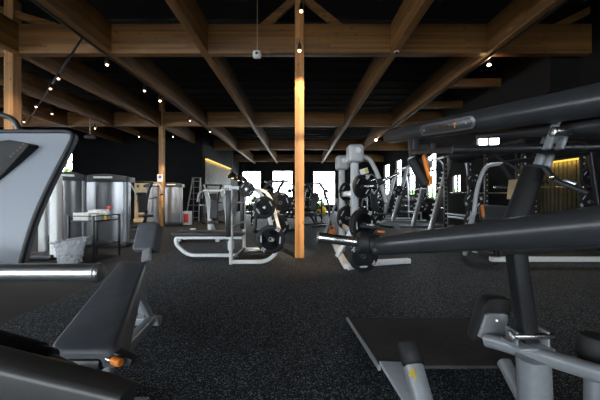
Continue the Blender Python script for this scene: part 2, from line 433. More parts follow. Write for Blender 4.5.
def column(x, y, label, w=.165):
    struct(MB().box((x, y, ZC / 2), (w, w, ZC), .006), 'timber_column', wood_z_lit, label, 'column')
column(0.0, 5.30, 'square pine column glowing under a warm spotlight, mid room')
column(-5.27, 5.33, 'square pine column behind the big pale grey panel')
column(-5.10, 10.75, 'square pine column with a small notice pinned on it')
def brace(a, c, label):
    struct(MB().bar([a, c], .09, .12, .006), 'timber_brace_beam', wood_x, label, 'brace')
brace((-.70, 5.33, 4.20), (-.08, 5.33, 4.74), 'slanting pine brace joining the centre column, hanging sensor side')
brace((.76, 5.33, 4.20), (.10, 5.33, 4.74), 'slanting pine brace joining the centre column, camera side')
brace((-4.45, 5.33, 4.22), (-5.9, 5.33, 4.66), 'slanting pine brace above the outer column')
brace((4.70, 5.33, 4.22), (5.6, 5.33, 4.66), 'slanting pine brace running into the dark bulkhead')

# ------------------------------------------------------------------ lamps
def spot_lamp(p, label, mat=bulb_warm, r=.024, energy=0, aim=None, size=1.2, blend=.6, tint=(1, .62, .32), group='small warm spotlights'):
    global ORG
    p = V(p); t = thing('spotlight', label, 'spotlight', p)
    MB().cap_tube(p + V((0, 0, .015)), p + V((0, 0, .13)), .038, .030, 12).build('housing', black_paint, t)
    MB().tube([p + V((0, 0, .13)), p + V((0, 0, .20))], .008, 8).build('stem', black_paint, t)
    MB().ball(p, r, 2, (1, 1, .7)).build('bulb', mat, t)
    if energy:
        l = bpy.data.lights.new('spot_beam', 'SPOT'); l.energy = energy; l.color = tint; l.spot_size = size; l.spot_blend = blend; l.shadow_soft_size = .03
        lo = bpy.data.objects.new('spot_beam', l); C.objects.link(lo); lo.parent = t; lo.location = (0, -.0, -.05)
        d = (V(aim) - p).normalized(); lo.rotation_euler = d.to_track_quat('-Z', 'Y').to_euler()
    done()
ZT = 3.68
def at_z(px, py, z): d = (z - CH) * F / (CY - py); return W(px, py, d)
def track(a, c, label, r=.016):
    o = MB().bar([a, c], r * 2, r * 2, .004).build('lighting_track', black_paint); tag(o, label, 'lighting track')
tx = -3.47 - .049
track((tx, -2, ZT + .0105), (tx, 12, ZT + .0105), 'long black lighting track along a pine rafter above the benches')
track(V((tx, 4.68, ZT - .02)), V((-9.4, 10.0, ZT - .02)), 'slanting black lighting track branching off past the outer column')
track((3.47 + .049, -2, ZT + .0105), (3.47 + .049, 12, ZT + .0105), 'long black lighting track on the rafter beside the dark bulkhead')
spots = [(107, 65, 'beside the long track, first past the big cross beam'), (144.5, 91, 'beside the long track, second past the big cross beam'),
         (58.5, 79, 'first along the slanting branch track'), (50.5, 89, 'second along the slanting branch track'), (36, 107, 'third along the slanting branch track'),
         (52, 114, 'hanging between two rafters above the grey panel'), (24, 122, 'lowest beside the outer column'), (95, 128.5, 'under the second cross beam above the fan'),
         (190, 121, 'under the second cross beam, above the dark wall'), (139, 137, 'past the second cross beam above a weight stack'), (173, 137, 'past the second cross beam just beyond the notice column'), (210, 132, 'in front of the yellow lit slat wall')]
for px, py, lb in spots:
    p_ = at_z(px, py, 3.55); spot_lamp(p_, 'small warm ceiling spotlight ' + lb, bulb_warm, .024, (8 if px == 210 else 70), p_ + V((.25, .2, -3)), 1.9, .8, (1, .97, .93))
p_star = at_z(489, 65, 3.62); spot_lamp(p_star, 'dazzling warm ceiling spotlight on the rafter beside the bulkhead', bulb_star, .03, 90, p_star + V((-.3, -.2, -3)), 1.9, .8, (1, .97, .93))
p_star = at_z(376, 140, 3.62); spot_lamp(p_star, 'dazzling warm ceiling spotlight farther off above the grey towers', bulb_star, .045, 110, p_star + V((-.6, -.6, -3)), 1.9, .8, (1, .97, .93))
spot_lamp((0, 5.02, 3.63), 'warm spotlight on the centre column just below the beam', bulb_warm, .03, 150, (0, 5.28, 1.2), .9, .9)
for p_, a_, e_, lb, w_ in (((1.72, .7, 3.5), (0, 5.22, 2.75), 1300, 'aimed high on the centre column', .21), ((1.72, 1.1, 3.5), (0, 5.22, 1.7), 1300, 'aimed halfway up the centre column', .21), ((1.72, 1.5, 3.5), (0, 5.22, .65), 1500, 'aimed low on the centre column', .21), ((-3.56, 2.4, 3.55), (-5.27, 5.25, 2.2), 260, 'aimed at the outer column', .5), ((-3.56, 7.4, 3.55), (-5.1, 10.7, 1.5), 650, 'aimed at the column with the notice', .4)):  # extra lamps, put in to brighten the three timber columns
    spot_lamp(p_, 'added warm spotlight up on a pine rafter ' + lb, bulb_warm, .03, e_, a_, w_, .45, (1, .74, .46))
spot_lamp((.03, 5.0, 4.30), 'warm spotlight high on the centre column above the beam', bulb_warm, .03, 0)

# hanging sensor, camera, fan, sprinkler heads
t = thing('hanging_sensor', 'white rounded sensor box hanging on a pale cable under the beam', 'sensor', W(257, 54, 5.1))
MB().box(W(257, 54.5, 5.1), (.15, .10, .13), .04, seg=4).build('housing', paper, t)
MB().tube([W(257.3, 51, 5.1), W(257.3, 20, 5.1), (W(257.3, 20, 5.1).x, 5.1, ZC)], .008, 8).build('cable', plyw, t)
MB().cap_tube(W(257, 54.5, 5.1) + V((0, -.049, 0)), W(257, 54.5, 5.1) + V((0, -.06, 0)), .025).build('lens', plast, t); done()
t = thing('ceiling_camera', 'small pale dome camera at the crossing of beam and rafter', 'camera', W(396.5, 51.5, 5.2))
MB().lathe(W(396.5, 50, 5.2), (0, 0, 1), [(.02, -.05), (.05, -.035), (.055, 0), (.055, .03)], 16).build('housing', paper, t)
MB().ball(W(396.5, 52.5, 5.2), .03, 2).build('lens', rubber, t); done()
pf = at_z(90, 137, 3.15); t = thing('ceiling_projector', 'silver ceiling mounted projector below the second cross beam', 'projector', pf)
MB().lathe(pf, (0, 0, 1), [(.05, -.06), (.16, -.04), (.18, 0), (.12, .05), (.04, .08)], 20).build('housing', satin, t)
MB().tube([pf + V((0, 0, .07)), V((pf.x, pf.y, BZ0 + .2))], .015, 8).build('stem', satin, t); done()

# ------------------------------------------------------------------ weight plates
def make_plate(name, r, th, txt, label):
    t = thing(name, label, 'weight plate')
    b = MB(); n = 60
    radii = [.17 * r, .34 * r, .60 * r, .76 * r]
    rings = [[b.bm.verts.new((q * math.cos(2 * PI * i / n), q * math.sin(2 * PI * i / n), -th * .28)) for i in range(n)] for q in radii]
    for k in range(3):
        for i in range(n):
            if k == 1 and (i % 20) < 11: continue
            j = (i + 1) % n; b.bm.faces.new((rings[k][i], rings[k][j], rings[k + 1][j], rings[k + 1][i]))
    bmesh.ops.solidify(b.bm, geom=b.bm.faces[:], thickness=th * .56)
    b.build('disc', rubber, t, 35)
    MB().lathe((0, 0, -th / 2), (0, 0, 1), [(.74 * r, th * .2), (.76 * r, 0), (.95 * r, 0), (r, th * .15), (r, th * .85), (.95 * r, th), (.76 * r, th), (.74 * r, th * .8), (.74 * r, th * .2)], 48).build('rim', rubber, t)
    MB().lathe((0, 0, -th / 2), (0, 0, 1), [(.026, 0), (.15 * r, 0), (.15 * r, th), (.026, th), (.026, 0)], 24).build('hub', satin, t)
    for a, m_ in ((2.5, letters), (5.6, letters)):
        d_ = V((math.cos(a), math.sin(a), 0)); e_ = V((-d_.y, d_.x, 0)); bb_ = MB().bar([d_ * r * .66 - e_ * r * .24 + V((0, 0, th * .30)), d_ * r * .66 + e_ * r * .24 + V((0, 0, th * .30))], r * .10, .006, .002).build('brand_band', m_, t)
        if a < 3: MB().bar([d_ * r * .66 - e_ * r * .34 + V((0, 0, th * .30)), d_ * r * .66 - e_ * r * .25 + V((0, 0, th * .30))], r * .10, .006, .002).build('band_tip', blue, bb_)
    for a in (20, 200) if r > .2 else (60,):
        a = math.radians(a)
        text('lettering', txt, r * .32, (math.cos(a) * r * .84, math.sin(a) * r * .84, th / 2 + .002), (0, 0, a - PI / 2), letters, t, bold=.002)
    return t
plate20 = make_plate('weight_plate', .228, .05, '20', 'x'); plate10 = make_plate('weight_plate', .178, .042, '10', 'x'); plate5 = make_plate('weight_plate', .125, .034, '5', 'x')
used = set()
def plate(kind, p, yaw, label, group='loose weight plates on pegs', roll=0.0):
    """yaw 0: face towards -Y; positive yaw turns the face towards +X."""
    src = {20: plate20, 10: plate10, 5: plate5}[kind]
    o = src if kind not in used else dup(src)
    used.add(kind)
    q = Q((0, 0, 1), yaw) @ Q((1, 0, 0), PI / 2) @ Q((0, 0, 1), roll)
    return place(o, p, q.to_euler(), label, group)

# ------------------------------------------------------------------ bench press station with plates
t = thing('bench_press_station', 'white framed olympic bench press with black pad and curved plate posts', 'bench press', (-1.12, 5.3, 0))
for nm, y in (('near', 4.74), ('far', 5.88)):
    f = MB(); f.bar([(-1.12, y, .005), (-1.12, y, 1.27)], .055, .065, .012, up=(0, 1, 0))
    f.bar(fillet([(-1.12, y, .04), (-.54, y, .04), (-.33, y, .22), (-.46, y, .62), (-.55, y, 1.02), (-.70, y, 1.245), (-1.12, y, 1.245)], .16, 6), .06, .065, .012, up=(0, 1, 0)); f.build('side_frame', white_p, t)
    MB().box((-1.155, y - .004, .83), (.085, .085, .76), .012).build('upright_cover', black_paint, t)
    MB().box((-1.17, y - .0, 1.27), (.12, .05, .035), .01).build('bar_rest', white_p, t)
    for px_, z in ((-.85, 1.225), (-.57, .93), (-.44, .425)):
        MB().cap_tube((px_ + .02, y + (.06 if y > 5 else -.0) , z), (px_ + .02, y + (.22 if y > 5 else -.20), z), .024).build('plate_peg', satin, t)
b = MB(); b.bar([(-1.12, 4.74, .06), (-1.12, 5.88, .06)], .05, .05, .01); b.bar([(-1.12, 4.74, .60), (-1.12, 5.88, .60)], .045, .045, .01); b.bar([(-1.12, 4.76, 1.0), (-1.12, 5.86, 1.0)], .04, .04, .01)
b.build('cross_member', black_paint, t)
MB().bar(fillet([(-1.05, 5.3, .36), (-2.26, 5.3, .36), (-2.26, 5.3, .24), (-2.05, 5.3, .035), (-1.12, 5.3, .035)], .19, 7), .058, .058, .012, up=(0, 1, 0)).build('bench_frame', white_p, t)
p_ = MB().box((-1.66, 5.3, .425), (1.28, .29, .065), .028, seg=4).build('bench_pad', vinyl_dark, t)
MB().box((-1.25, 5.3, .22), (.10, .16, .18), .03, seg=3).build('spotter_plate', white_p, t)
MB().box((-.75, 5.3, .10), (.5, .35, .03), .01).build('spotter_platform', black_paint, t)
done()
pt = thing('gym_towel', 'grey gym towel draped over the bench press upright', 'towel', (-1.02, 4.62, .8))
b = MB(); n = 9
for side in (0, 1):
    pr = []
    for k in range(n):
        u = k / (n - 1)
        pr.append((u, .012 * math.sin(u * 17) - (.0 if side else .012)))
top = W(235, 189, 4.66)
rows = []
for k in range(12):
    v = k / 11; w = .045 + .03 * math.sin(v * 2.6) - .02 * v
    rows.append([b.bm.verts.new(top + V(((u / 10 - .5) * 2 * w * .75 + .015 * math.sin(v * 6), -.02 - .02 * math.sin(u * 1.9 + v * 3), -v * (.46 - .06 * abs(u - 5) / 5)))) for u in range(11)])
for r0, r1 in zip(rows, rows[1:]):
    for i in range(10): b.bm.faces.new((r0[i], r0[i + 1], r1[i + 1], r1[i]))
bmesh.ops.solidify(b.bm, geom=b.bm.faces[:], thickness=.012)
b.build('cloth', cloth, pt, 80); done()
GP = 'weight plates on the bench press'
plate(20, (-.46, 4.62, .425), .05, 'big black weight plate low on the white bench press, facing the camera', GP, .6)
plate(20, (-.44, 6.00, .50), .05, 'big black plate low on the far side of the bench press', GP)
plate(20, (-.40, 6.06, .98), .05, 'big black plate high on the far side of the bench press', GP, 1)
plate(10, (-.565, 4.66, .935), .05, 'middle sized black plate halfway up the white bench press post', GP, 1.2)
plate(5, (-.85, 4.66, 1.225), .05, 'smallest spoked plate on top of the white bench press', GP)

# ------------------------------------------------------------------ grey twin tower plate loaded machine
t = thing('plate_loaded_machine', 'grey twin tower plate loaded machine with curved arms beside the centre column', 'gym machine', (.84, 4.5, 0))
for y, hx in ((4.45, .845), (5.62, .82)):
    MB().bar([(hx, y, .06), (hx, y, 1.66)], .112, .12, .03, up=(0, 1, 0)).build('tower', steelgrey, t)
    h = MB().box((hx + .0, y - .02, 1.755), (.235, .27, .27), .05, seg=4).build('tower_head', steelgrey, t)
    MB().cap_tube((hx + .02, y - .155, 1.79), (hx + .02, y - .165, 1.79), .045).build('head_emblem', paper, h)
    arm = MB().bar(smooth_path([(hx + .10, y + .02, 1.74), (hx + .24, y - .0, 1.66), (hx + .36, y - .04, 1.40), (hx + .47, y - .06, 1.03)], 6), .06, .08, .02, up=(0, 1, 0)).build('lever_arm', steelgrey, t)
    MB().cap_tube((hx + .37, y - .06, 1.33), (hx + .66, y - .1, 1.46), .026).build('weight_horn', chrome, arm)
    MB().cap_tube((hx + .34, y - .06, 1.315), (hx + .41, y - .065, 1.345), .055).build('horn_collar', rubber, arm)
    for z in (1.26, .69) if y < 5 else (1.2, .7):
        MB().cap_tube((hx + .02, y - .05, z), (hx + .25, y - .24, z), .025).build('plate_peg', chrome, t)
b = MB(); b.bar([(.83, 4.45, 1.15), (.83, 5.62, 1.15)], .08, .10, .02); b.bar([(.83, 4.45, .55), (.83, 5.62, .55)], .06, .08, .02)
b.build('cross_member', steelgrey, t)
MB().bar([(.80, 4.42, .60), (.60, 4.6, .16)], .06, .07, .015).build('gusset_bar', white_p, t)
MB().bar(fillet([(.72, 4.40, .05), (.72, 4.75, .05), (.72, 5.4, .09), (.72, 6.1, .16)], .3), .10, .085, .02).build('base_leg', white_p, t)
MB().bar(smooth_path([(.72, 4.37, .045), (1.0, 4.42, .085), (1.25, 4.54, .075), (1.80, 4.78, .05)], 5), .10, .085, .02).build('base_leg', white_p, t)
MB().box((.70, 5.9, .20), (.30, .22, .04), .01).build('tread_plate', silver, t)
MB().box((1.03, 4.36, .66), (.30, .24, .055), .024, seg=4, rot=roty(.12)).build('seat_pad', vinyl_dark, t)
MB().bar([(1.03, 4.40, .63), (.92, 4.44, .35)], .05, .05, .01).build('seat_post', steelgrey, t)
MB().cap_tube((1.16, 4.30, .59), (1.26, 4.28, .585), .018).build('adjustment_pin', orange, t)
MB().box((.98, 4.40, 1.49), (.13, .01, .085), .003, rot=roty(-.3)).build('warning_sticker', paper, t)
MB().box((1.015, 4.393, 1.50), (.05, .006, .05), .001, rot=roty(-.3)).build('sticker_symbol', yellow, t)
done()
GP = 'weight plates on the grey twin towers'
plate(10, (.93, 4.31, 1.255), .55, 'black plate highest on the front grey tower', GP)
plate(20, (.95, 4.285, .69), .55, 'black plate halfway up the front grey tower', GP, .7)
plate(20, (.922, 4.333, .69), .55, 'second black plate tucked behind the one halfway up the front tower', GP)
plate(20, (.93, 4.22, .24), .25, 'black plate standing low against the foot of the front grey tower', GP, 2.2)
plate(10, (.90, 5.53, 1.2), .55, 'black plate highest on the rear grey tower', GP)
plate(20, (.90, 5.53, .7), .55, 'black plate halfway up the rear grey tower', GP)

# ------------------------------------------------------------------ charcoal lever machine reaching in from the camera side
R = W(535, 345, 1.28); R.z = 0
t = thing('plate_loaded_lever_machine', 'large plate loaded machine with two charcoal lever arms and silver frame', 'gym machine', R)
def taper(a, c, r0, r1, n=24, steps=6):
    pts = [a.lerp(c, k / steps) for k in range(steps + 1)]
    return pts, [r0 + (r1 - r0) * k / steps for k in range(steps + 1)]
# upper arm
u0, u1 = W(390, 136.5, 2.30), W(604, 99, .95)
ux = (u1 - u0); ud = ux.normalized(); u2 = u1 + ud * 1.0
pts = [u0 - ud * .045, u0 - ud * .035, u0 - ud * .012, u0] + [u0.lerp(u2, k / 6) for k in range(1, 7)]
arm = MB().sweep(pts, circ(24, .0525), scale=[.35, .75, .97, 1] + [1 + .12 * k / 6 for k in range(1, 7)]).build('upper_lever_arm', arm_grey, t)
MB().cap_tube(u0 - ud * .058, u0 - ud * .046, .014, .018).build('end_bolt', satin, arm)
# name plate on the arm flank
pc = W(467, 120, 1.62); t_ = ((pc.y - u0.y) / ud.y); pc = u0 + ud * t_
toward = (V((0, 0, CH)) - pc); toward = (toward - ud * toward.dot(ud)).normalized()
upv = toward.cross(ud) * -1
if upv.z < 0: upv = -upv
sidev = upv.cross(toward)
def in_frame(a, b_, c): return pc + sidev * a + upv * b_ + toward * c
R3 = M((sidev, upv, toward)).transposed()
np_ = MB().prism([in_frame(a, b_, .046) for a, b_ in rrect(.44, .068, .033, 6)], toward * .013, .003).build('name_plate', plate_metal, arm)
MB().prism([in_frame(a, b_, .0555) for a, b_ in rrect(.40, .046, .022, 6)], toward * .004, .001).build('plate_inlay', arm_grey, np_)
for a in (-.175, .165):
    MB().cap_tube(in_frame(a, 0, .057), in_frame(a, 0, .064), .007).build('screw', satin, np_)
b = MB()
for k in range(7):                               # worn raised characters, too faint to read
    for a, c, w, h in ((0, 0, .004, .026), (.010, (.009 if k % 2 else -.009), .014, .004), (.016, 0, .004, .022 if k % 3 else .010)):
        b.box(in_frame(-.135 + k * .027 + a, c, .0605), (w, h, .0025), 0, R3)
b.build('lettering', letters_dim, np_)
text('lettering', 'Y', .046, in_frame(.085, 0, .061), R3.to_euler(), letters_org, np_, .0008)
# second tube slung under the upper arm, on a clevis
s0, s1 = W(478, 136, 1.75), W(604, 124, 1.02); sd_ = (s1 - s0).normalized()
MB().tube([s0, s0.lerp(s1, .5), s1, s1 + sd_ * .9], .030, 16, scale=[.55, .9, 1.15, 1.2]).build('lower_link_tube', arm_grey, t)
cl = W(555, 138, 1.14)
for dx in (-.022, .028):
    MB().bar([cl + V((dx - .012, 0, -.045)), cl + V((dx + .03, 0, .068))], .012, .035, .004, up=(0, 1, 0)).build('clevis_plate', silver, t)
MB().cap_tube(cl + V((-.03, -.02, .02)), cl + V((.04, -.02, .02)), .020).build('clevis_pin', chrome, t)
# cross bar and its fittings
c0, c1 = W(452, 150, 1.42), W(606, 147, 1.26)
MB().tube([c0, c1, c1 + (c1 - c0).normalized() * .5], .0215, 16).build('cross_bar', black_paint, t)
MB().bar([W(412, 152, 1.95), W(455, 150, 1.42)], .03, .03, .006).build('cross_bar_link', black_paint, t)
MB().ball(W(463, 155, 1.70), .085, 3, (1.0, .7, .55)).build('roller_pad', soft_black, t)
MB().cap_tube(W(586, 147.4, 1.28), W(580, 147.6, 1.287), .025).build('bar_collar', plast, t)
b = MB(); b.box(W(420, 151, 1.95), (.13, .08, .085), .015); b.box(W(414, 146, 1.95), (.05, .09, .10), .01); b.box(W(431, 148, 1.93), (.04, .08, .06), .01)
br = b.build('grip_bracket', rubber, t)
g = MB().cap_tube(W(412, 159, 1.92), W(427, 186, 1.86), .034).build('hand_grip', soft_black, t)
MB().cap_tube(W(411.6, 157.6, 1.925), W(412.4, 159.6, 1.92), .030).build('grip_cap', satin, g)
MB().bar(smooth_path([W(424, 155, 1.84), W(426, 165, 1.83), W(428.5, 175, 1.83), W(430, 180, 1.84), W(428, 186, 1.85)], 5), .032, .018, .006, up=(1, 0, 0)).build('locking_lever', orange, t)
# thick black sleeve, silver rods above it
MB().cap_tube(W(534, 169, 1.37), W(513, 228, 1.30), .045, .047, 24, .1).build('padded_sleeve', soft_black, t)
b = MB(); b.ring(W(535, 168, 1.37), (.2, 0, 1), .043, .009); b.build('sleeve_collar', rubber, t)
for a, c in (((537, 168), (549, 132)), ((546, 168), (557, 132))):
    MB().cap_tube(W(*a, 1.38), W(*c, 1.42), .019).build('link_rod', silver, t)
MB().bar(smooth_path([W(545, 168, 1.30), W(556, 180, 1.26), W(570, 186, 1.22), W(588, 193, 1.18)], 5), .03, .016, .005).build('curved_handle', rubber, t)
MB().cap_tube(W(550, 178, 1.26), W(554, 176, 1.25), .013).build('handle_bolt', chrome, t)
MB().cap_tube(W(563, 180, 1.28), W(576, 185, 1.25), .014).build('handle_spring', satin, t)
MB().tube(smooth_path([W(486, 150, 1.62), W(505, 162, 1.5), W(527, 175, 1.4), W(548, 183, 1.33)], 6), .006, 8).build('cable', rubber, t)
# lower arm with its weight horn
l0, l1 = W(377, 246, 1.50), W(604, 225, .78); ld = (l1 - l0).normalized(); l2 = l1 + ld * .9
pts = [l0.lerp(l2, k / 8) for k in range(9)]
la = MB().sweep(pts, circ(28, .047), scale=[1 + .28 * k / 8 for k in range(9)]).build('lower_lever_arm', arm_grey, t)
hc = W(366, 243.3, 1.50); hd = (W(318, 237, 1.50) - hc).normalized()
MB().lathe(hc + hd * .045, -hd, [(.028, 0), (.050, 0), (.057, .008), (.057, .045), (.049, .053), (.049, .075), (.054, .08), (.054, .105), (.04, .115)], 28).build('horn_collar', rubber, la)
MB().cap_tube(W(318, 237, 1.50), hc, .0255, n=24, e=.15).build('weight_horn', chrome, la)
MB().cap_tube(W(316.8, 236.9, 1.50), W(319.5, 237.2, 1.50), .0275, n=24, e=.3).build('horn_cap', satin, la)
MB().cap_tube(W(386, 247, 1.46), W(372, 251, 1.47), .026).build('bumper', rubber, la)
# second tube behind the lower arm
MB().tube([W(503, 247, 1.34), W(545, 245, 1.24), W(604, 239, 1.10), W(640, 236, 1.04)], .036, 16).build('rear_link_tube', plast, t)
MB().box(W(518, 247, 1.33), (.22, .12, .03), .01, rot=rotz(-.2)).build('link_plate', rubber, t)
# upright and silver frame
MB().bar([W(515.5, 248, 1.33), W(528, 340, 1.33)], .068, .068, .012, up=(0, 1, 0)).build('upright', black_paint, t)
jb = W(530.5, 345, 1.30)
fb = MB().bar(fillet([W(487, 340, 1.47), W(503, 344, 1.40), W(537, 355, 1.28), W(604, 375, 1.07), W(640, 386, 1.0)], .08), .061, .061, .021).build('frame_beam', silver, t)
b = MB()
for sx_ in (-.070, .070):
    b.box(jb + V((sx_, .02, .03)), (.012, .075, .07), .006)
b.box(jb + V((0, .02, -.006)), (.16, .12, .014), .004)
ub = b.build('upright_bracket', silver, t)
MB().cap_tube(jb + V((-.095, -.01, .045)), jb + V((.095, -.01, .045)), .014).build('pivot_bolt', chrome, ub)
MB().cap_tube(jb + V((-.108, -.01, .045)), jb + V((-.088, -.01, .045)), .026).build('bolt_head', satin, ub)
pt_ = W(533, 358, 1.27)
MB().bar([pt_, V((pt_.x + .02, pt_.y, .0))], .120, .11, .045, up=(0, 1, 0)).build('frame_pillar', silver, t)
MB().bar([V((pt_.x + .03, pt_.y + .05, .10)), V((pt_.x + .35, pt_.y - .15, .03))], .07, .07, .02).build('base_strut', silver, t)
MB().bar([W(504, 362, 1.50), V((pt_.x + .02, pt_.y + .02, .12))], .06, .06, .02).build('base_strut', silver, t)
MB().bar([V((1.16, .98, .02)), V((1.20, .98, .34))], .08, .08, .03, up=(0, 1, 0)).build('rear_post', silver, t)
# side pad on its bracket
pc2 = W(496, 320, 1.56)
pd = MB().prism([W(q_[0], q_[1], 1.50) for q_ in ((484, 306), (489, 299.5), (497, 298), (508, 299), (513, 302), (513, 310), (502, 346), (486, 347), (477, 345), (474, 341))], V((.01, .10, 0)), .022).build('knee_pad', soft_black, t)
pb = MB().prism([W(q_[0], q_[1], 1.482) for q_ in ((486.5, 315.5), (490, 314), (504, 314), (508, 315.5), (508.5, 321), (502, 341), (484, 340), (479, 337))], V((0, .018, 0)), .004).build('pad_bracket', silver, pd)
MB().cap_tube(W(497, 320.5, 1.484), W(497, 320.5, 1.474), .008).build('bolt_head', satin, pb)
# end pad at the picture's edge
ec = W(594, 348, 1.22)
MB().cap_tube(ec + V((0, 0, -.055)), ec + V((.01, 0, .055)), .062, .060, 24, .35).build('end_pad', soft_black, t)
MB().bar([ec + V((0, 0, -.05)), V((ec.x, ec.y, .0))], .06, .06, .02, up=(0, 1, 0)).build('end_post', silver, t)
# tilted foot plate
fp = [V((.43, 2.56, .012)), V((1.72, 2.56, .012)), V((1.17, 1.55, .18)), V((.43, 1.55, .18))]
nrm = (fp[1] - fp[0]).cross(fp[3] - fp[0]).normalized()
if nrm.z < 0: nrm = -nrm
MB().prism(fp, nrm * .018, .004).build('foot_plate', matte_black, t)
lf = MB().bar([V((.424, 2.57, .022)), V((.424, 1.54, .192))], .016, .026, .005).build('foot_plate_edge', silver, t)
MB().prism([W(379.5, 365, 1.55), W(402, 366, 1.55), W(414, 381, 1.46), W(424, 408, 1.34), W(408, 412, 1.34)], V((0, .004, .022)), .004).build('foot_plate_gusset', silver, t)
# numbered stub handle
h0, h1 = W(409, 352, 1.14), W(424, 408, 1.02)
dn = (h1 - h0).normalized(); hb = h1 + dn * .12
hs = MB().bar([h0.lerp(h1, .28), hb], .068, .095, .032, up=(0, 1, 0)).build('numbered_post', silver, t)
MB().cap_tube(W(408.5, 342, 1.17), W(414, 366, 1.12), .046, .044, 20, .2).build('post_cap', soft_black, hs)
mid = h0.lerp(h1, .47)
tw = (V((0, 0, CH)) - mid); tw = (tw - dn * tw.dot(dn)).normalized(); sv = dn.cross(tw) * -1; sv = sv if sv.x > 0 else -sv
R4 = M((sv, tw.cross(sv), tw)).transposed()
text('number_sticker', '4', .055, mid + tw * .053 - sv * .008, R4.to_euler(), sticker_y, hs, .0006, bold=.0012)
done()

# ------------------------------------------------------------------ machine reaching in from the other side
t = thing('weight_stack_machine', 'large machine with pale grey curved back panel and dark rim', 'gym machine', (-1.35, 1.2, 0))
def PP(px, py): return W(px, py, 1.16 + (py - 130) * -.0009)
ctrl = [(-70, 131.5), (0, 131.5), (40, 131.5), (63, 131.5), (70, 132.5), (72.5, 136), (71, 142), (63, 158), (53, 177), (43, 198), (34, 219), (27, 240), (22, 259), (21, 266)]
P3 = [PP(*c) for c in ctrl]
rimpath = smooth_path(P3, 4)
b = MB(); b.prism(rimpath + [PP(-70, 266)], V((0, .03, 0)))
pn = b.build('back_panel', panel_grey, t, 30)
MB().tube(rimpath, .0085, 10).build('panel_rim', cap_dark, pn)
cs = [W(-30, 146, 1.10), W(-4, 141, 1.10), W(8, 139.5, 1.10), W(27, 143, 1.10), W(29, 145, 1.10), W(14, 162, 1.10), W(0, 177, 1.10), W(-30, 205, 1.10)]
con = MB().prism(cs, V((0, .055, 0)), .006).build('console_box', soft_black, t)
b = MB()
for k in range(5):                               # blurred bronze characters along the console's edge
    b.box(W(10.5 + k * 3.3, 156.5 - k * 3.1, 1.099), (.008, .003, .0035), 0, roty(.75)); b.box(W(11.5 + k * 3.3, 157.0 - k * 3.1, 1.099), (.003, .003, .010), 0, roty(.75))
b.build('lettering', letters_dim, con)
MB().tube(smooth_path([W(-20, 119, 1.19), W(-4, 115, 1.19), W(8, 117, 1.19), W(15, 122, 1.19), W(20, 131, 1.19)], 5), .0115, 10).build('top_handle', plast, t)
MB().bar([V((-1.40, 1.22, .02)), V((-1.40, 1.22, 1.35))], .09, .09, .02, up=(0, 1, 0)).build('mast', steelgrey, t)
MB().bar([V((-1.40, .95, .03)), V((-1.40, 1.7, .03))], .09, .06, .02).build('base_foot', steelgrey, t)
MB().cap_tube(W(-3, 262, 1.08), W(6, 262, 1.08), .03).build('panel_knob', rubber, t)
done()

t = thing('lever_machine', 'low dark machine beam with black roller and polished weight horn', 'gym machine', (-1.15, .95, 0))
hb0, hb1 = V((-1.15, .80, W(0, 272.5, .80).z)), W(102, 272.5, .80)
horn = MB().lathe(hb0, (1, 0, 0), [(.0005, 0), (.0245, 0), (.0245, hb1.x - hb0.x - .004), (.021, hb1.x - hb0.x), (.0005, hb1.x - hb0.x + .001)], 28).build('weight_horn', satin, t)
MB().ring(hb1 + V((-.012, 0, 0)), (1, 0, 0), .0245, .003, 28).build('horn_ring', satin, horn)
k0, k1 = W(-60, 359, .90), W(126, 404, .86)
kd = (k1 - k0)
MB().bar([k0, k0 + kd * .9, k1], .095, .105, .018, scale=[1.1, 1.02, .9]).build('main_beam', beam_grey, t)
MB().cap_tube(W(-40, 332, 1.05), W(38, 355, 1.02), .042, n=20, e=.1).build('roller', soft_black, t)
MB().cap_tube(W(37, 354.5, 1.02), W(52, 359, 1.01), .034).build('roller_collar', cap_dark, t)
MB().cap_tube(W(50, 359, 1.01), W(75, 371, .97), .02).build('roller_axle', satin, t)
MB().bar([V((-1.15, .85, .02)), V((-1.15, .85, .95))], .09, .12, .02, up=(0, 1, 0)).build('mast', plast, t)
MB().bar([V((-1.15, .35, .03)), V((-1.15, 1.4, .03))], .09, .06, .02).build('base_foot', plast, t)
MB().bar([W(40, 400, .90), V((-.72, .95, .02))], .06, .06, .012, up=(0, 1, 0)).build('support_leg', silver, t)
done()

# ------------------------------------------------------------------ adjustable bench
t = thing('adjustable_bench', 'grey padded adjustable bench with raised seat and orange locking pin', 'weight bench', (-1.15, 1.9, 0))
def quadpad(c, th, bev, name, mat, flare=.0):
    """c: top corners near-left, near-right, far-right, far-left"""
    n = (c[1] - c[0]).cross(c[3] - c[0]).normalized()
    if n.z < 0: n = -n
    pts = []
    m = len(c)
    for i in range(m):
        a, p, q = c[i - 1], c[i], c[(i + 1) % m]
        u, w = (a - p).normalized(), (q - p).normalized()
        for k in range(5):
            s = k / 4; pts.append((p + u * bev) * (1 - s) ** 2 + p * 2 * s * (1 - s) + (p + w * bev) * s * s)
    b = MB(); v = [b.bm.verts.new(x) for x in pts]; mid_ = sum(c, V()) / 4; rt = ((c[1] - c[0]).normalized() + (c[2] - c[3]).normalized()).normalized(); v2 = [b.bm.verts.new(x - n * th + rt * (flare if (x - mid_).dot(rt) > 0 else 0)) for x in pts]; k = len(v)
    f = [b.bm.faces.new(v), b.bm.faces.new(list(reversed(v2)))] + [b.bm.faces.new((v[i], v[(i + 1) % k], v2[(i + 1) % k], v2[i])) for i in range(k)]
    bmesh.ops.recalc_face_normals(b.bm, faces=f)
    bmesh.ops.bevel(b.bm, geom=list({e for x in f[:2] for e in x.edges}), offset=.02, segments=4, profile=.5, affect='EDGES')
    return b.build(name, mat, t, 60)
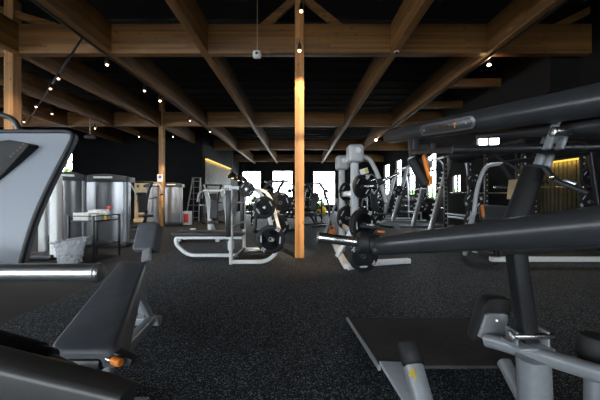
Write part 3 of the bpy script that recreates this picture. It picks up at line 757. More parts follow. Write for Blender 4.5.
quadpad([W(45, 351, 1.42), W(113, 351, 1.42), W(146, 261, 2.52), W(120, 260, 2.52)], .10, .075, 'back_pad', vinyl_pad, .055)
quadpad([W(131, 250, 2.66), W(152, 250, 2.66), W(157, 222, 2.84), W(138, 222, 2.84)], .085, .04, 'seat_pad', vinyl_pad, .05)
MB().bar([W(146, 262, 2.56), W(147, 250, 2.66)], .08, .03, .008, up=(0, -1, .3)).build('seat_bracket', silver, t)
MB().bar([V((-.97, 1.5, .25)), V((-1.25, 2.45, .07))], .075, .06, .012).build('spine', silver, t)
MB().bar([V((-1.52, 2.5, .035)), V((-1.20, 2.5, .035))], .07, .07, .015).build('rear_foot', silver, t)
MB().bar([V((-1.36, 2.52, .04)), V((-1.34, 2.46, .45))], .06, .06, .012, up=(0, 1, 0)).build('rear_leg', silver, t)
MB().bar([V((-1.25, 1.47, .035)), V((-.78, 1.47, .035))], .07, .07, .015).build('front_foot', silver, t)
MB().bar([V((-1.0, 1.47, .04)), V((-1.0, 1.52, .27))], .06, .06, .012, up=(0, 1, 0)).build('front_leg', silver, t)
MB().bar([V((-1.24, 2.42, .09)), V((-1.28, 2.25, .42))], .04, .05, .008).build('back_strut', silver, t)
MB().prism([W(110, 352, 1.44), W(123, 356, 1.44), W(132, 360, 1.44), W(130, 367, 1.44), W(118, 366, 1.44), W(106, 360, 1.44)], V((0, .06, 0)), .008).build('hinge_plate', plast, t)
MB().cap_tube(W(113, 360, 1.42), W(121, 363, 1.40), .019, n=16).build('locking_pin', orange, t)
MB().cap_tube(W(107, 359, 1.43), W(112, 360, 1.42), .016).build('pin_shaft', chrome, t)
MB().box(W(78, 362, 1.46), (.28, .10, .07), .02).build('pad_frame', black_paint, t)
done()

# ------------------------------------------------------------------ selectorized weight stack machines by the wall
def shroud_machine(label, loc, rz, w=.84, d=.34, h=1.57, group=None):
    t = thing('weight_stack_tower', label, 'gym machine', None, rz, group)
    for s in (-1, 1):
        MB().bar([(s * (w / 2 - .045), -d / 2 + .06, .05), (s * (w / 2 - .045), -d / 2 + .06, h - .06)], .075, .12, .03, up=(0, 1, 0)).build('side_post', silver, t)
    pr = [(-w / 2 + .09, -d / 2 + .03, .16)]
    b = MB(); n = 10; ring = []
    for k in range(n + 1):
        u = k / n * 2 - 1; ring.append((u * (w / 2 - .085), -d / 2 - .05 * (1 - u * u) + .02))
    poly = [V((x, y, .12)) for x, y in ring] + [V((w / 2 - .085, d / 2, .12)), V((-w / 2 + .085, d / 2, .12))]
    b.prism(poly, V((0, 0, h - .26))); b.build('shroud', smoke, t, 30)
    b = MB(); arch = [(-w / 2, h - .17)] + [(-w / 2 + w * k / 10, h - .06 + .06 * math.sin(PI * k / 10)) for k in range(11)] + [(w / 2, h - .17)]
    b.prism([V((x, -d / 2 - .045, z)) for x, z in arch], V((0, d + .05, 0)), .012); c = b.build('top_cap', cap_dark, t, 40)
    MB().box((0, -d / 2 - .05, h - .075), (.34, .012, .04), .005).build('name_badge', letters, c)
    MB().box((0, 0, .06), (w, d + .08, .12), .02).build('base', plast, t)
    MB().bar([(-.12, -d / 2 - .04, .2), (-.12, -d / 2 - .04, h - .25)], .012, .012, .003).build('seam_strip', cap_dark, t)
    place(t, loc, (0, 0, rz)); return t
GP = None
m1 = shroud_machine('grey weight stack tower right behind the tall pale machine post, end on', (0, 0, 0), .5)
place(m1, V((-4.49, 5.66, 0)), (0, 0, .5)); m1.scale = (.62, .8, 1.01)
m2 = dup(m1); place(m2, V((-4.27, 6.5, 0)), (0, 0, .05), 'grey weight stack tower standing directly behind the metal cart and red bottle'); m2.scale = (1.16, 1, 1.02)
m3 = dup(m1); place(m3, V((-5.75, 11.6, 0)), (0, 0, .25), 'distant weight stack tower just on the near side of the notice column'); m3.scale = (.82, .82, 1.06)
m4 = dup(m1); place(m4, V((-4.98, 11.4, 0)), (0, 0, .1), 'distant weight stack tower beside the silver step ladder'); m4.scale = (.95, .95, 1.06)
m5 = dup(m1); place(m5, V((-6.2, 7.8, 0)), (0, 0, .5), 'weight stack tower mostly hidden between the two grey ones')
m6 = thing('cable_machine', 'tall pale machine post with a small black pulley beside the grey panel', 'gym machine', W(43, 250, 5.5) * 1)
m6.location.z = 0; ORG = V(m6.location)
x0 = m6.location.x
MB().bar([(x0, 5.5, .04), (x0, 5.5, 1.28)], .13, .10, .03, up=(0, 1, 0)).build('post', white_p, m6)
x1 = W(56, 0, 5.16).x
MB().bar([(x1, 5.16, .04), (x1, 5.16, 1.48)], .15, .14, .035, up=(0, 1, 0)).build('post', white_p, m6)
MB().box((x0 + .20, 5.20, .05), (.70, .34, .08), .02).build('base', plast, m6)
MB().cap_tube((x0 + .05, 5.30, 1.1), (x0 + .05, 5.24, 1.1), .08).build('pulley', rubber, m6)
MB().bar([(x0 + .05, 5.3, 1.1), (x0 - .1, 5.15, .88)], .04, .04, .01).build('lever', white_p, m6)
MB().bar([(x0 - .12, 5.1, .62), (x0 - .30, 5.0, .55)], .06, .06, .015).build('lever', white_p, m6)
MB().bar([(x0 - .02, 5.0, .36), (x0 - .42, 4.9, .42)], .07, .07, .015).build('foot_bar', white_p, m6)
MB().box((x0 - .22, 5.0, .22), (.42, .3, .10), .03).build('seat_pad', vinyl_dark, m6)
done()

# metal cart with its litter
ct = thing('metal_cart', 'small black metal cart with open shelf beside the plastic bag', 'cart', None)
LX, LY, LZ = .50, .56, .70
for x in (0, -LX):
    for y in (0, LY): MB().box((x, y, LZ / 2 + .04), (.032, .032, LZ + .08), .004).build('leg', black_paint, ct)
MB().box((-LX / 2, LY / 2, LZ - .02), (LX, LY, .025), .005).build('cart_top', black_paint, ct)
MB().box((-LX / 2, LY / 2, .25), (LX, LY, .02), .005).build('shelf', black_paint, ct)
b = MB(); 
for y in (0, LY): b.bar([(-LX, y, LZ + .07), (0, y, LZ + .07)], .016, .016, .004)
b.bar([(0, 0, LZ + .07), (0, LY, LZ + .07)], .016, .016, .004); b.bar([(-LX, 0, LZ + .07), (-LX, LY, LZ + .07)], .016, .016, .004)
b.build('guard_rail', black_paint, ct)
place(ct, (-3.52, 4.95, 0), (0, 0, -.18))
def on_cart(x, y, z): return M.Rotation(-.18, 3, 'Z') @ V((x, y, z)) + V((-3.52, 4.95, 0))
def carton(c, size, label, mat=paper):
    t = thing('carton', label, 'box', c)
    MB().box(V(c) + V((0, 0, size[2] / 2)), size, .006, rot=rotz(-.18)).build('body', mat, t)
    MB().box(V(c) + V((0, 0, size[2] + .004)), (size[0] * .96, size[1] * .96, .008), .003, rot=rotz(-.18)).build('lid', paper, t); done()
carton(on_cart(-.30, .15, LZ - .007), (.32, .22, .12), 'large white paper carton on the metal cart, away from the bottle')
carton(on_cart(-.31, .43, LZ - .007), (.28, .2, .16), 'white paper carton at the rear of the metal cart')
carton(on_cart(-.075, .16, LZ - .007), (.10, .16, .10), 'little white carton on the metal cart next to the bottles')
def bottle(c, label, cap, body, h=.16, group=None):
    t = thing('spray_bottle', label, 'bottle', c); c = V(c)
    MB().lathe(c, (0, 0, 1), [(.03, 0), (.035, .01), (.035, h * .65), (.014, h * .9), (.014, h)], 16).build('bottle_body', body, t)
    b = MB().box(c + V((.005, 0, h + .03)), (.075, .03, .06), .01); b.box(c + V((.05, 0, h + .045)), (.03, .02, .02), .005); b.build('spray_head', cap, t); done()
bottle(on_cart(-.08, .40, LZ - .007), 'white spray bottle with bright red head on the metal cart', red, paper, .18)
bottle(on_cart(-.13, .35, LZ - .007), 'small red and white bottle in the middle of the cart', paper, red, .08)
bottle(on_cart(-.045, .30, LZ - .007), 'small yellow bottle near the corner leg of the cart', paper, yellow, .06)
t = thing('trash_bin', 'low bin overflowing with a crinkled clear plastic bag', 'bin', (-3.78, 4.78, 0))
rnd = random.Random(5); b = MB(); n, mrows = 40, 17; rows = []
for k in range(mrows):
    v = k / (mrows - 1); r = .15 + .055 * v + (.05 if k == mrows - 1 else 0)
    rows.append([b.bm.verts.new((-3.78 + r * 1.15 * math.cos(a) * (1 + rnd.uniform(-.11, .11)), 4.78 + r * .8 * math.sin(a) * (1 + rnd.uniform(-.11, .11)), .01 + .38 * v * (1 + .12 * math.cos(a)) + rnd.uniform(-.008, .03))) for a in [2 * PI * i / n for i in range(n)]])
for r0, r1 in zip(rows, rows[1:]):
    for i in range(n): b.bm.faces.new((r0[i], r0[(i + 1) % n], r1[(i + 1) % n], r1[i]))
b.bm.faces.new(list(reversed(rows[0]))); b.build('plastic_bag', bag_m, t, 12)
MB().lathe((-3.78, 4.78, 0), (0, 0, 1), [(.10, 0.003), (.12, .14), (.11, .14), (.09, .012)], 20).build('bin_body', plast, t); done()

# notice on the column, poster on the wall, boards
def flat_notice(name, c, w, h, label, mat, mark=None, cat='notice', normal='y'):
    t = thing(name, label, cat, c); c = V(c)
    MB().box(c, (w, .006, h), .001).build('sheet', mat, t)
    if mark: MB().lathe(c + V((0, -.0035, h * .14)), (0, -1, 0), [(.0005, 0), (w * .28, 0), (w * .28, .002), (.0005, .002)], 18).build('round_mark', mark, t)
    done()
flat_notice('notice', W(160, 178, 10.66), .21, .27, 'small white notice with a dark blue round mark on the column', paper, blue)
t = thing('peg_board', 'pale plywood board drilled with round holes behind the weight stacks', 'board', W(148, 200, 12.6)); c = W(148, 200, 12.6); c.z = .95
MB().box(c, (1.15, .05, 1.6), .005).build('board', plyw, t)
for i in range(4):
    for j in range(3):
        p = c + V((-.42 + i * .28, -.026, .62 - j * .32)); MB().cap_tube(p, p + V((0, -.006, 0)), .05, n=12).build('hole', rubber, t)
MB().box((c.x, c.y + .1, .075), (1.15, .4, .15), .01).build('board_base', plyw, t); done()
# step ladder
t = thing('step_ladder', 'silver step ladder standing against the dark wall', 'ladder', (-4.85, 13.3, 0))
for s in (-1, 1):
    MB().bar([(-4.86 + s * .30, 13.1, 0.01), (-4.83 + s * .17, 13.6, 2.0)], .045, .07, .006, up=(0, 1, 0)).build('rail', dull_alu, t)
    MB().bar([(-4.86 + s * .28, 14.05, 0.01), (-4.83 + s * .16, 13.66, 1.95)], .035, .05, .006, up=(0, 1, 0)).build('rear_rail', dull_alu, t)
for k in range(7):
    v = (k + .6) / 7.2; w = .30 - .13 * v
    MB().box((-4.86 + .03 * v, 13.1 + .5 * v, 2.0 * v), (w * 2, .08, .03), .004).build('rung', dull_alu, t)
MB().box((-4.83, 13.63, 2.0), (.42, .16, .03), .006).build('top_step', dull_alu, t); done()
# lit slat screens
def slat_screen(label, x, y0, y1, z0, z1, face, mats):
    t = thing('slat_screen', label, 'wall screen', (x, (y0 + y1) / 2, z0))
    for q, m_ in enumerate(mats):
        b = MB(); y = y0; k = 0
        while y < y1:
            if k % len(mats) == q: b.span((x - .02, y, z0), (x + .02, y + .085, z1))
            y += .11; k += 1
        b.build('slat_panel', m_, t)
    MB().span((x + face * .02, y0, z1), (x + face * .10, y1, z1 + .03)).build('led_strip', led_yel, t)
    MB().span((x - face * .02, y0, z1 + .031), (x + face * .12, y1, z1 + .075)).build('top_shelf', black_paint, t)
    l = bpy.data.lights.new('led_glow', 'AREA'); l.shape = 'RECTANGLE'; l.size = .06; l.size_y = y1 - y0; l.energy = 3.5 * (y1 - y0); l.color = (1, .66, .15)
    lo = bpy.data.objects.new('led_glow', l); C.objects.link(lo); lo.parent = t; lo.location = V((x + face * .07, (y0 + y1) / 2, z1 - .005)) - ORG; lo.rotation_euler = (0, 0, 0)
    done()
slat_screen('olive slat screen under a yellow light strip on the inner partition', -4.70, 14.4, 19.6, .3, 2.98, 1, [slat_m, slat_b])
slat_screen('brown slat screen under a yellow light strip behind the black racks', XR - .06, 6.2, 7.5, .3, 1.92, -1, [slat_m, slat_b])
# pendants
for i, (px, py, d, lb) in enumerate([(232.5, 175.5, 15.5, 'largest of the black dome pendants beside the slat screen'), (238.5, 178, 17.3, 'middle black dome pendant in the row by the slat screen'), (243.5, 179.5, 19.2, 'smallest black dome pendant, next to the first back window')]):
    c = W(px, py, d); t = thing('pendant_lamp', lb, 'pendant lamp', c)
    MB().lathe(c, (0, 0, 1), [(.26, -.14), (.25, -.02), (.18, .10), (.06, .17), (.03, .2), (.03, .19), (.16, .09), (.235, -.03), (.25, -.14)], 20).build('lamp_shade', black_paint, t)
    MB().tube([c + V((0, 0, .19)), V((c.x, c.y, ZC))], .012, 6).build('cord', rubber, t)
    MB().ball(c + V((0, 0, -.08)), .09, 2).build('bulb', em('pendant_bulb', (1, .6, .25, 1), 4) if i == 0 else bpy.data.materials['pendant_bulb'], t); done()

# ------------------------------------------------------------------ gym machines farther back
def bent(b, pts, r=.03, f=.15): return b.tube(fillet(pts, f), r, 10)
def press_machine(label, loc, rz, frame=white_p, group=None, sc=1.0, uw=.07):
    t = thing('seated_press_machine', label, 'gym machine')
    MB().bar([(-.35, -.55, .04), (-.35, .65, .04)], .07, .07, .015).build('base_rail', frame, t)
    MB().bar([(.35, -.55, .04), (.35, .65, .04)], .07, .07, .015).build('base_rail', frame, t)
    MB().bar([(-.35, .55, .06), (.35, .55, .06)], .07, .06, .015).build('base_cross', frame, t)
    for s in (-1, 1):
        MB().bar(smooth_path([(s * .35, .60, .05), (s * .33, .5, .7), (s * .31, .25, 1.3), (s * .30, -.05, 1.62)], 5), uw, .08, .02, up=(0, 1, 0)).build('upright', frame, t)
        a = MB().tube(smooth_path([(s * .40, .1, 1.6), (s * .46, -.25, 1.5), (s * .42, -.55, 1.2)], 5), .027, 10).build('press_arm', steelgrey, t)
        MB().cap_tube((s * .42, -.55, 1.2), (s * .28, -.62, 1.16), .024).build('hand_grip', soft_black, a)
        MB().cap_tube((s * .38, .3, 1.05), (s * .62, .3, 1.08), .025).build('weight_horn', chrome, t)
    MB().bar([(-.31, 0, 1.6), (.31, 0, 1.6)], .07, .07, .02).build('top_cross', frame, t)
    MB().box((0, -.25, .48), (.34, .40, .08), .035, seg=3).build('seat_pad', vinyl_dark, t)
    MB().box((0, .02, .92), (.30, .09, .68), .035, rot=rotx(-.18), seg=3).build('back_pad', vinyl_dark, t)
    MB().bar([(0, -.25, .44), (0, .1, .06)], .07, .07, .015).build('seat_post', frame, t)
    return place(t, loc, (0, 0, rz), label, group, sc)
pr = press_machine('pale framed press machine behind the bench press, between towel and slat screen', (-2.47, 8.4, 0), .0, sc=.80, uw=.14)
pk = press_machine('dim press machine in front of the olive slat screen', (-3.6, 12.2, 0), .6, frame=plast)
def press_copy(label, loc, rz, group=None, sc=1.0): return place(dup(pk), loc, (0, 0, rz), label, group, sc)
press_copy('dim press machine before the pale plywood board, near the notice column', (-5.25, 9.7, 0), .9)
press_copy('press machine against the light of the middle back window', (-.75, 9.3, 0), 2.5)
press_copy('press machine close behind the centre column', (.55, 11.0, 0), -.7)
press_copy('press machine in the gap beyond the curved grey arms', (2.75, 10.6, 0), .4)
press_copy('press machine deep among the racks under the side windows', (5.2, 17.2, 0), -.5)

def slanted_rack(label, loc, rz, frame=satin):
    t = thing('squat_rack', label, 'squat rack')
    for s in (-1, 1):
        u = MB().bar([(s * .62, -.35, .03), (s * .62, .22, 2.12)], .09, .125, .02, up=(0, 1, 0)).build('slanted_upright', frame, t)
        b = MB(); b.bar([(s * .62, -.35 + .57 * .18 - .065, 2.1 * .18), (s * .62, -.35 + .57 * .82 - .065, 2.1 * .82)], .045, .03, .006, up=(0, 1, 0))
        for k in range(9):
            v = .22 + k * .07; b.box((s * .62, -.35 + .57 * v - .095, 2.1 * v), (.045, .08, .04), 0)
        b.build('catch_strip', white_p, u)
        MB().tube(smooth_path([(s * .62, .22, 2.10), (s * .62, .40, 2.16), (s * .62, .62, 1.95), (s * .62, .72, 1.2), (s * .62, .75, .06)], 5), .03, 10).build('rear_upright', frame, t)
        MB().bar([(s * .62, -.75, .04), (s * .62, .95, .04)], .07, .07, .015).build('base_foot', frame, t)
    MB().bar([(-.62, .3, 2.14), (.62, .3, 2.14)], .06, .06, .012).build('top_cross', frame, t)
    MB().bar([(-.62, .75, .35), (.62, .75, .35)], .06, .06, .012).build('rear_cross', frame, t)
    for z in (.6, 1.0, 1.4):
        MB().cap_tube((.66, .7, z), (.92, .7, z), .025).build('plate_peg', chrome, t); MB().cap_tube((-.66, .7, z), (-.92, .7, z), .025).build('plate_peg', chrome, t)
    return place(t, loc, (0, 0, rz), label)
rk = slanted_rack('silver slanted squat rack right beyond the orange lever', (0, 0, 0), 0)
place(rk, (4.5, 9.8, 0), (0, 0, -PI / 2), sc=1.14)
place(dup(rk), (4.47, 13.4, 0), (0, 0, -PI / 2), 'silver slanted squat rack one bay past the one beyond the orange lever', sc=1.14)
place(dup(rk), (2.9, 14.2, 0), (0, 0, -PI / 2 + .2), 'silver squat rack beyond the curved grey arms')

def power_rack(label, loc, rz):
    t = thing('power_rack', label, 'power rack')
    for x in (-.6, .6):
        for y in (-.6, .6):
            u = MB().box((x, y, 1.15), (.075, .075, 2.3), .008).build('upright', black_paint, t)
            b = MB()
            for k in range(14): b.box((x, y - .040, .35 + k * .13), (.022, .004, .03), 0)
            b.build('hole_markings', letters, u)
        MB().bar([(x, -.6, 2.27), (x, .6, 2.27)], .07, .07, .01).build('top_rail', black_paint, t)
        MB().bar([(x, -.6, .06), (x, .6, .06)], .07, .07, .01).build('base_rail', black_paint, t)
        MB().bar([(x, -.6, .62), (x, .6, .62)], .05, .05, .01).build('safety_bar', satin, t)
        for z in (.5, 1.0, 1.5):
            MB().cap_tube((x, -.64, z), (x, -.86, z), .024).build('plate_peg', chrome, t)
    for y in (-.6, .6): MB().bar([(-.6, y, 2.27), (.6, y, 2.27)], .07, .07, .01).build('cross_rail', black_paint, t)
    return place(t, loc, (0, 0, rz), label)
pw = power_rack('tall black power rack just behind the padded black sleeve', (5.2, 6.55, 0), 0)
place(dup(pw), (4.85, 7.85, 0), (0, 0, 0), 'tall black power rack between the arch and the slanted silver rack')

def barbell(label, c, rz, half=1.1, group='barbells resting on the racks'):
    t = thing('barbell', label, 'barbell')
    MB().cap_tube((-half * .62, 0, 0), (half * .62, 0, 0), .014, n=10).build('bar', satin, t)
    for s in (-1, 1):
        MB().cap_tube((s * half * .62, 0, 0), (s * half, 0, 0), .025, n=12).build('sleeve', chrome, t)
        MB().cap_tube((s * half * .61, 0, 0), (s * half * .63, 0, 0), .038, n=12).build('collar', chrome, t)
    return place(t, c, (0, 0, rz), label, group)
bb = barbell('barbell racked on the silver rack beyond the orange lever', (4.30, 9.8, 1.38), PI / 2)
place(dup(bb), (4.27, 13.4, 1.38), (0, 0, PI / 2), 'barbell racked on the farther of the two leaning silver racks')
place(dup(bb), (4.85, 7.2, 1.2), (0, 0, 0), 'barbell on the black rack between arch and slanted rack')
place(dup(bb), (5.05, 5.88, 1.3), (0, 0, 0), 'barbell on the black rack behind the padded sleeve')
GP = 'loaded plates on distant racks'
at_h = {0: 'lowest', 1: 'middle', 2: 'topmost'}
PL = ['%s black plate on the camera side of the leaning rack by the orange lever' % at_h[i] for i in range(3)] + ['%s black plate on the camera side of the farther leaning rack' % at_h[i] for i in range(3)] + \
     ['black plate on the barbell of the farther leaning rack'] + \
     ['%s black plate on the black rack post beside the arch' % at_h[i] for i in range(3)] + ['lower black plate on the black rack post close to the hanging tag', 'upper black plate on the black rack post close to the hanging tag',
      'black plate low on the rack hidden behind the padded sleeve'] + ['%s black plate on the rack post at the lit brown slat screen' % at_h[i] for i in range(3)]
TL = ['%s black plate on the plate tree %s' % (sz, w_) for w_ in ('under the first far side window', 'between the two leaning racks', 'just beyond the curved grey arms') for sz in ('big low', 'middle sized', 'small top')]
for (x, y, z, yaw, kind), lbl in zip([(5.3, 8.86, .68, 0, 20), (5.3, 8.86, 1.14, 0, 20), (5.3, 8.86, 1.6, 0, 10), (5.27, 12.46, .68, 0, 20), (5.27, 12.46, 1.14, 0, 20), (5.27, 12.46, 1.6, 0, 10),
                             (4.27, 12.5, 1.38, 0, 20), (4.25, 7.1, .5, 0, 20), (4.25, 7.1, 1.0, 0, 20), (4.25, 7.1, 1.5, 0, 10), (5.45, 7.1, .5, 0, 20), (5.45, 7.1, 1.0, 0, 20),
                             (4.6, 5.80, .5, 0, 20), (5.8, 5.80, .5, 0, 20), (5.8, 5.80, 1.0, 0, 20), (5.8, 5.80, 1.5, 0, 10)], PL):
    plate(kind, (x, y, z), yaw, lbl, GP)

# blue grey arched machine with its seat, foam grip and tag
t = thing('arched_machine', 'blue grey arched machine with white floor rail, black seat pad and hanging tag', 'gym machine', (3.5, 4.95, 0))
bg = steelgrey
MB().tube(smooth_path([(2.98, 4.95, .80), (3.02, 4.95, 1.15), (3.10, 4.95, 1.45), (3.20, 4.95, 1.62), (3.36, 4.95, 1.66), (3.46, 4.95, 1.66)], 5), .034, 14).build('arch_tube', bg, t)
MB().bar([(2.98, 4.98, .82), (3.02, 5.3, .05)], .07, .07, .015, up=(1, 0, 0)).build('arch_leg', bg, t)
MB().cap_tube((3.44, 4.95, 1.67), (3.64, 4.93, 1.32), .045).build('hand_grip', soft_black, t)
MB().cap_tube((3.64, 4.93, 1.32), (3.655, 4.93, 1.29), .040).build('grip_cap', satin, t)
MB().box((3.30, 4.92, .81), (.48, .16, .30), .06, rot=roty(.06) @ rotx(-.3), seg=4).build('seat_pad', vinyl_dark, t)
MB().box((3.07, 4.86, .86), (.035, .05, .22), .01, rot=roty(-.1)).build('adjustment_lever', orange, t)
MB().bar([(3.35, 4.98, .70), (3.40, 5.0, .06)], .08, .08, .015, up=(0, 1, 0)).build('seat_post', black_paint, t)
MB().bar([(3.25, 4.92, .045), (5.6, 4.92, .045)], .11, .075, .015).build('floor_rail', white_p, t)
MB().cap_tube((3.48, 5.75, 0), (3.48, 5.75, .08), .05).build('foot', white_p, t)
MB().bar([(3.48, 5.75, .06), (3.40, 5.0, .09)], .06, .06, .015).build('rear_rail', black_paint, t)
MB().bar([(5.2, 4.92, .08), (5.0, 4.98, 1.9)], .09, .09, .02, up=(0, 1, 0)).build('tall_post', black_paint, t)
MB().bar([(3.44, 4.97, 1.68), (5.0, 4.98, 1.86)], .07, .07, .02).build('top_bar', black_paint, t)
tg = MB().prism([W(509, 180, 4.8), W(520, 179, 4.8), W(523, 188, 4.8), W(517, 200, 4.8), W(507, 199, 4.8)], V((0, .01, 0)), .002).build('hanging_tag', plyw, t)
done()

# dumbbell racks along the side, dumbbells counted
def dumbbell_rack(label, loc, rz):
    t = thing('dumbbell_rack', label, 'dumbbell rack')
    for s in (-1, 1):
        MB().bar([(s * .9, .25, .02), (s * .9, .12, 1.05)], .06, .08, .01, up=(0, 1, 0)).build('end_post', black_paint, t)
        MB().bar([(s * .9, -.28, .03), (s * .9, .32, .03)], .07, .06, .01).build('foot', black_paint, t)
    for z, y in ((.30, -.06), (.62, .02), (.94, .10)):
        MB().box((0, y, z), (1.86, .26, .025), .005, rot=rotx(.3)).build('tray', black_paint, t)
    return place(t, loc, (0, 0, rz), label)
dr = dumbbell_rack('black three tier dumbbell rack behind the bench press plates', (-1.0, 11.6, 0), .2)
dr2 = place(dup(dr), (.1, 13.2, 0), (0, 0, -.1), 'black dumbbell rack in the aisle beyond the centre column')
dr3 = place(dup(dr), (5.75, 15.2, 0), (0, 0, -PI / 2), 'black dumbbell rack under the side windows')
def dumbbell():
    t = thing('dumbbell', 'x', 'dumbbell')
    MB().cap_tube((0, -.07, 0), (0, .07, 0), .016, n=10).build('handle', chrome, t)
    for s in (-1, 1):
        MB().cap_tube((0, s * .06, 0), (0, s * .155, 0), .062, .056, 12, .25).build('head', rubber, t)
        MB().cap_tube((0, s * .154, 0), (0, s * .157, 0), .034, n=10).build('end_badge', letters, t)
    return t
db = dumbbell(); first = True
from mathutils import Euler
NTH = ['first', 'second', 'third', 'fourth', 'fifth', 'sixth', 'seventh', 'eighth', 'ninth']
for rack, what, end in ((dr, 'dumbbells on the rack behind the bench press', 'slat screen end'), (dr2, 'dumbbells on the rack beyond the centre column', 'slat screen end'), (dr3, 'dumbbells on the rack under the side windows', 'back window end')):
    R_ = rack.rotation_euler.to_matrix()
    for z, y, tier in ((.30, -.06, 'bottom'), (.62, .02, 'middle'), (.94, .10, 'top')):
        for k in range(9):
            p = R_ @ V((-.76 + k * .19, y, z + .078)) + V(rack.location)
            o = db if first else dup(db); first = False
            place(o, p, (.3, 0, rack.rotation_euler.z), NTH[k] + ' dumbbell from the ' + end + ', ' + tier + ' tier' + what[9:].replace(' on', ' of', 1), what)

# cardio machines against the back windows
def cross_trainer(label, loc, rz):
    t = thing('cross_trainer', label, 'cross trainer')
    MB().box((0, 0, .06), (.5, 1.6, .08), .03).build('base', plast, t)
    MB().lathe((-.09, .45, .38), (1, 0, 0), [(.05, 0), (.30, .02), (.32, .09), (.30, .16), (.05, .18)], 24).build('flywheel_cover', plast, t)
    MB().tube(smooth_path([(0, .35, .4), (0, .1, .9), (0, -.02, 1.45)], 5), .045, 10).build('mast', steelgrey, t)
    MB().box((0, -.06, 1.52), (.36, .06, .26), .03, rot=rotx(-.4)).build('console', rubber, t)
    for s in (-1, 1):
        MB().tube(smooth_path([(s * .22, -.1, .5), (s * .25, -.15, 1.1), (s * .24, -.25, 1.45), (s * .2, -.32, 1.6)], 5), .02, 8).build('arm_lever', satin, t)
        MB().box((s * .16, -.35, .30 + .06 * s), (.15, .42, .05), .02).build('pedal', rubber, t)
    return place(t, loc, (0, 0, rz), label)
cx_ = cross_trainer('cross trainer silhouetted before the back window near the grey towers', (1.75, 19.6, 0), .4)
place(dup(cx_), (3.0, 19.4, 0), (0, 0, -.3), 'cross trainer at the far edge of the window by the grey towers')
place(dup(cx_), (-2.1, 19.5, 0), (0, 0, .6), 'cross trainer before the middle back window, towards the slat screen')
place(dup(cx_), (-.6, 19.0, 0), (0, 0, -.5), 'cross trainer before the middle back window, close to the centre column')
place(dup(cx_), (-3.4, 19.8, 0), (0, 0, .2), 'cross trainer before the back window next to the pendants')
place(dup(cx_), (.35, 17.0, 0), (0, 0, .9), 'cross trainer in the dark gap between two back windows')
def plate_tree(label, loc):
    t = thing('plate_tree', label, 'plate tree')
    MB().bar([(-.3, 0, .03), (.3, 0, .03)], .07, .06, .01).build('base_foot', satin, t)
    MB().bar([(0, -.3, .03), (0, .3, .03)], .07, .06, .01).build('base_foot', satin, t)
    MB().bar([(0, 0, .05), (0, 0, 1.25)], .07, .07, .01, up=(0, 1, 0)).build('post', satin, t)
    for z in (.35, .68, 1.0): MB().cap_tube((0, -.03, z), (0, -.22, z), .024).build('plate_peg', chrome, t)
    return place(t, loc, (0, 0, 0), label)
pt1 = plate_tree('silver plate tree beyond the curved arms, under the first far side window', (2.25, 11.5, 0))
place(dup(pt1), (3.35, 12.2, 0), (0, 0, 0), 'silver plate tree deeper in, between the two leaning racks')
place(dup(pt1), (1.75, 9.0, 0), (0, 0, 0), 'silver plate tree glimpsed just beyond the curved grey arms')
for (x, y) in ((2.25, 11.5), (3.35, 12.2), (1.75, 9.0)):
    for z, kk in ((.35, 20), (.68, 10), (1.0, 5)): plate(kk, (x, y - .15, z), 0, TL.pop(0), GP, x)
press_copy('dark press machine deep in the room, right of the leaning racks'.replace('right of', 'past'), (3.5, 17.3, 0), .9)
press_copy('dark press machine beneath the farthest side window', (5.1, 20.0, 0), -1.0)
# small coloured things seen among the machines
t = thing('gym_ball', 'yellow exercise ball on the dark floor before the back window', 'ball', (1.35, 17.6, .28))
MB().ball((1.35, 17.6, .28), .28, 3).build('shell', yellow, t); MB().cap_tube((1.35, 17.33, .28), (1.35, 17.31, .28), .02).build('valve', paper, t); done()
def kettlebell(label, c, mat, s=1.0):
    t = thing('kettlebell', label, 'kettlebell', c); c = V(c)
    MB().lathe(c, (0, 0, 1), [(.05 * s, 0), (.09 * s, .03 * s), (.105 * s, .09 * s), (.08 * s, .16 * s), (.03 * s, .19 * s)], 18).build('body', mat, t)
    MB().tube(smooth_path([c + V((-.05 * s, 0, .16 * s)), c + V((-.065 * s, 0, .23 * s)), c + V((-.03 * s, 0, .275 * s)), c + V((.03 * s, 0, .275 * s)), c + V((.065 * s, 0, .23 * s)), c + V((.05 * s, 0, .16 * s))], 4), .016 * s, 8).build('handle', mat, t); done()
kettlebell('orange kettlebell on the floor beside the rear grey tower', FL(332, 236), orange)
t = thing('carton', 'red and white carton on the floor below the step ladder', 'box', (-4.45, 11.5, .0))
MB().box((-4.45, 11.5, .27), (.30, .25, .54), .01).build('body', paper, t); MB().box((-4.45, 11.37, .27), (.2, .01, .34), .003).build('red_panel', red, t); done()
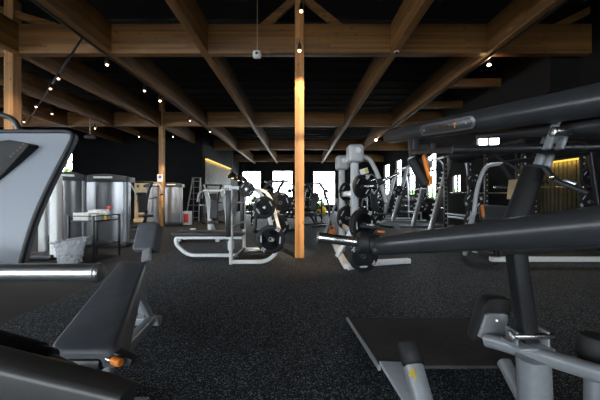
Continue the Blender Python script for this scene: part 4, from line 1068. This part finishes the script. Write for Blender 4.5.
t = thing('foam_block', 'small pale foam block on the mat behind the long bench pad', 'block', FL(192, 233))
c = FL(193, 233); MB().box(c + V((0, 0, .07)), (.14, .12, .14), .015).build('body', paper, t); done()
t = thing('exercise_platform', 'low dark platform with white feet behind the bench press', 'platform', (-2.55, 7.3, 0))
MB().box((-2.45, 7.3, .20), (1.35, .6, .09), .03).build('deck', plast, t)
for x in (-2.95, -2.0):
    MB().box((x, 7.1, .08), (.10, .12, .15), .02).build('foot', white_p, t); MB().box((x, 7.5, .08), (.10, .12, .15), .02).build('foot', white_p, t)
done()
t = thing('weight_plate_stand', 'slanted silver stand on the floor between column and grey towers', 'stand', (.62, 7.6, 0))
MB().bar([(.60, 7.3, .05), (.98, 7.5, 1.05)], .06, .06, .012, up=(0, 1, 0)).build('slanted_post', silver, t)
MB().bar([(.50, 7.3, .04), (1.05, 7.3, .04)], .07, .07, .015).build('base_foot', silver, t)
MB().bar([(.98, 7.5, 1.05), (1.1, 7.9, .05)], .05, .05, .012, up=(0, 1, 0)).build('rear_post', silver, t); done()

# ------------------------------------------------------------------ daylight, camera, view
sc = bpy.context.scene
w = bpy.data.worlds.new('sky'); sc.world = w; w.use_nodes = True
bgn = w.node_tree.nodes['Background']; bgn.inputs['Color'].default_value = (.90, .95, 1.0, 1); bgn.inputs['Strength'].default_value = 11.0
cam = bpy.data.cameras.new('camera'); co = bpy.data.objects.new('camera', cam); C.objects.link(co)
co.location = (0, 0, CH); co.rotation_euler = (PI / 2, 0, 0)
cam.sensor_width = 36; cam.lens = F / 600 * 36; cam.shift_x = (300 - CX) / 600; cam.shift_y = -(200 - CY) / 600
cam.clip_start = .05; cam.clip_end = 200
sc.camera = co
sc.view_settings.view_transform = 'Standard'; sc.view_settings.look = 'None'; sc.view_settings.gamma = 1; sc.view_settings.use_curve_mapping = False
sc.view_settings.exposure = 0.56
sc.cycles.use_denoising = True; sc.cycles.max_bounces = 8; sc.cycles.diffuse_bounces = 4; sc.cycles.sample_clamp_indirect = 4
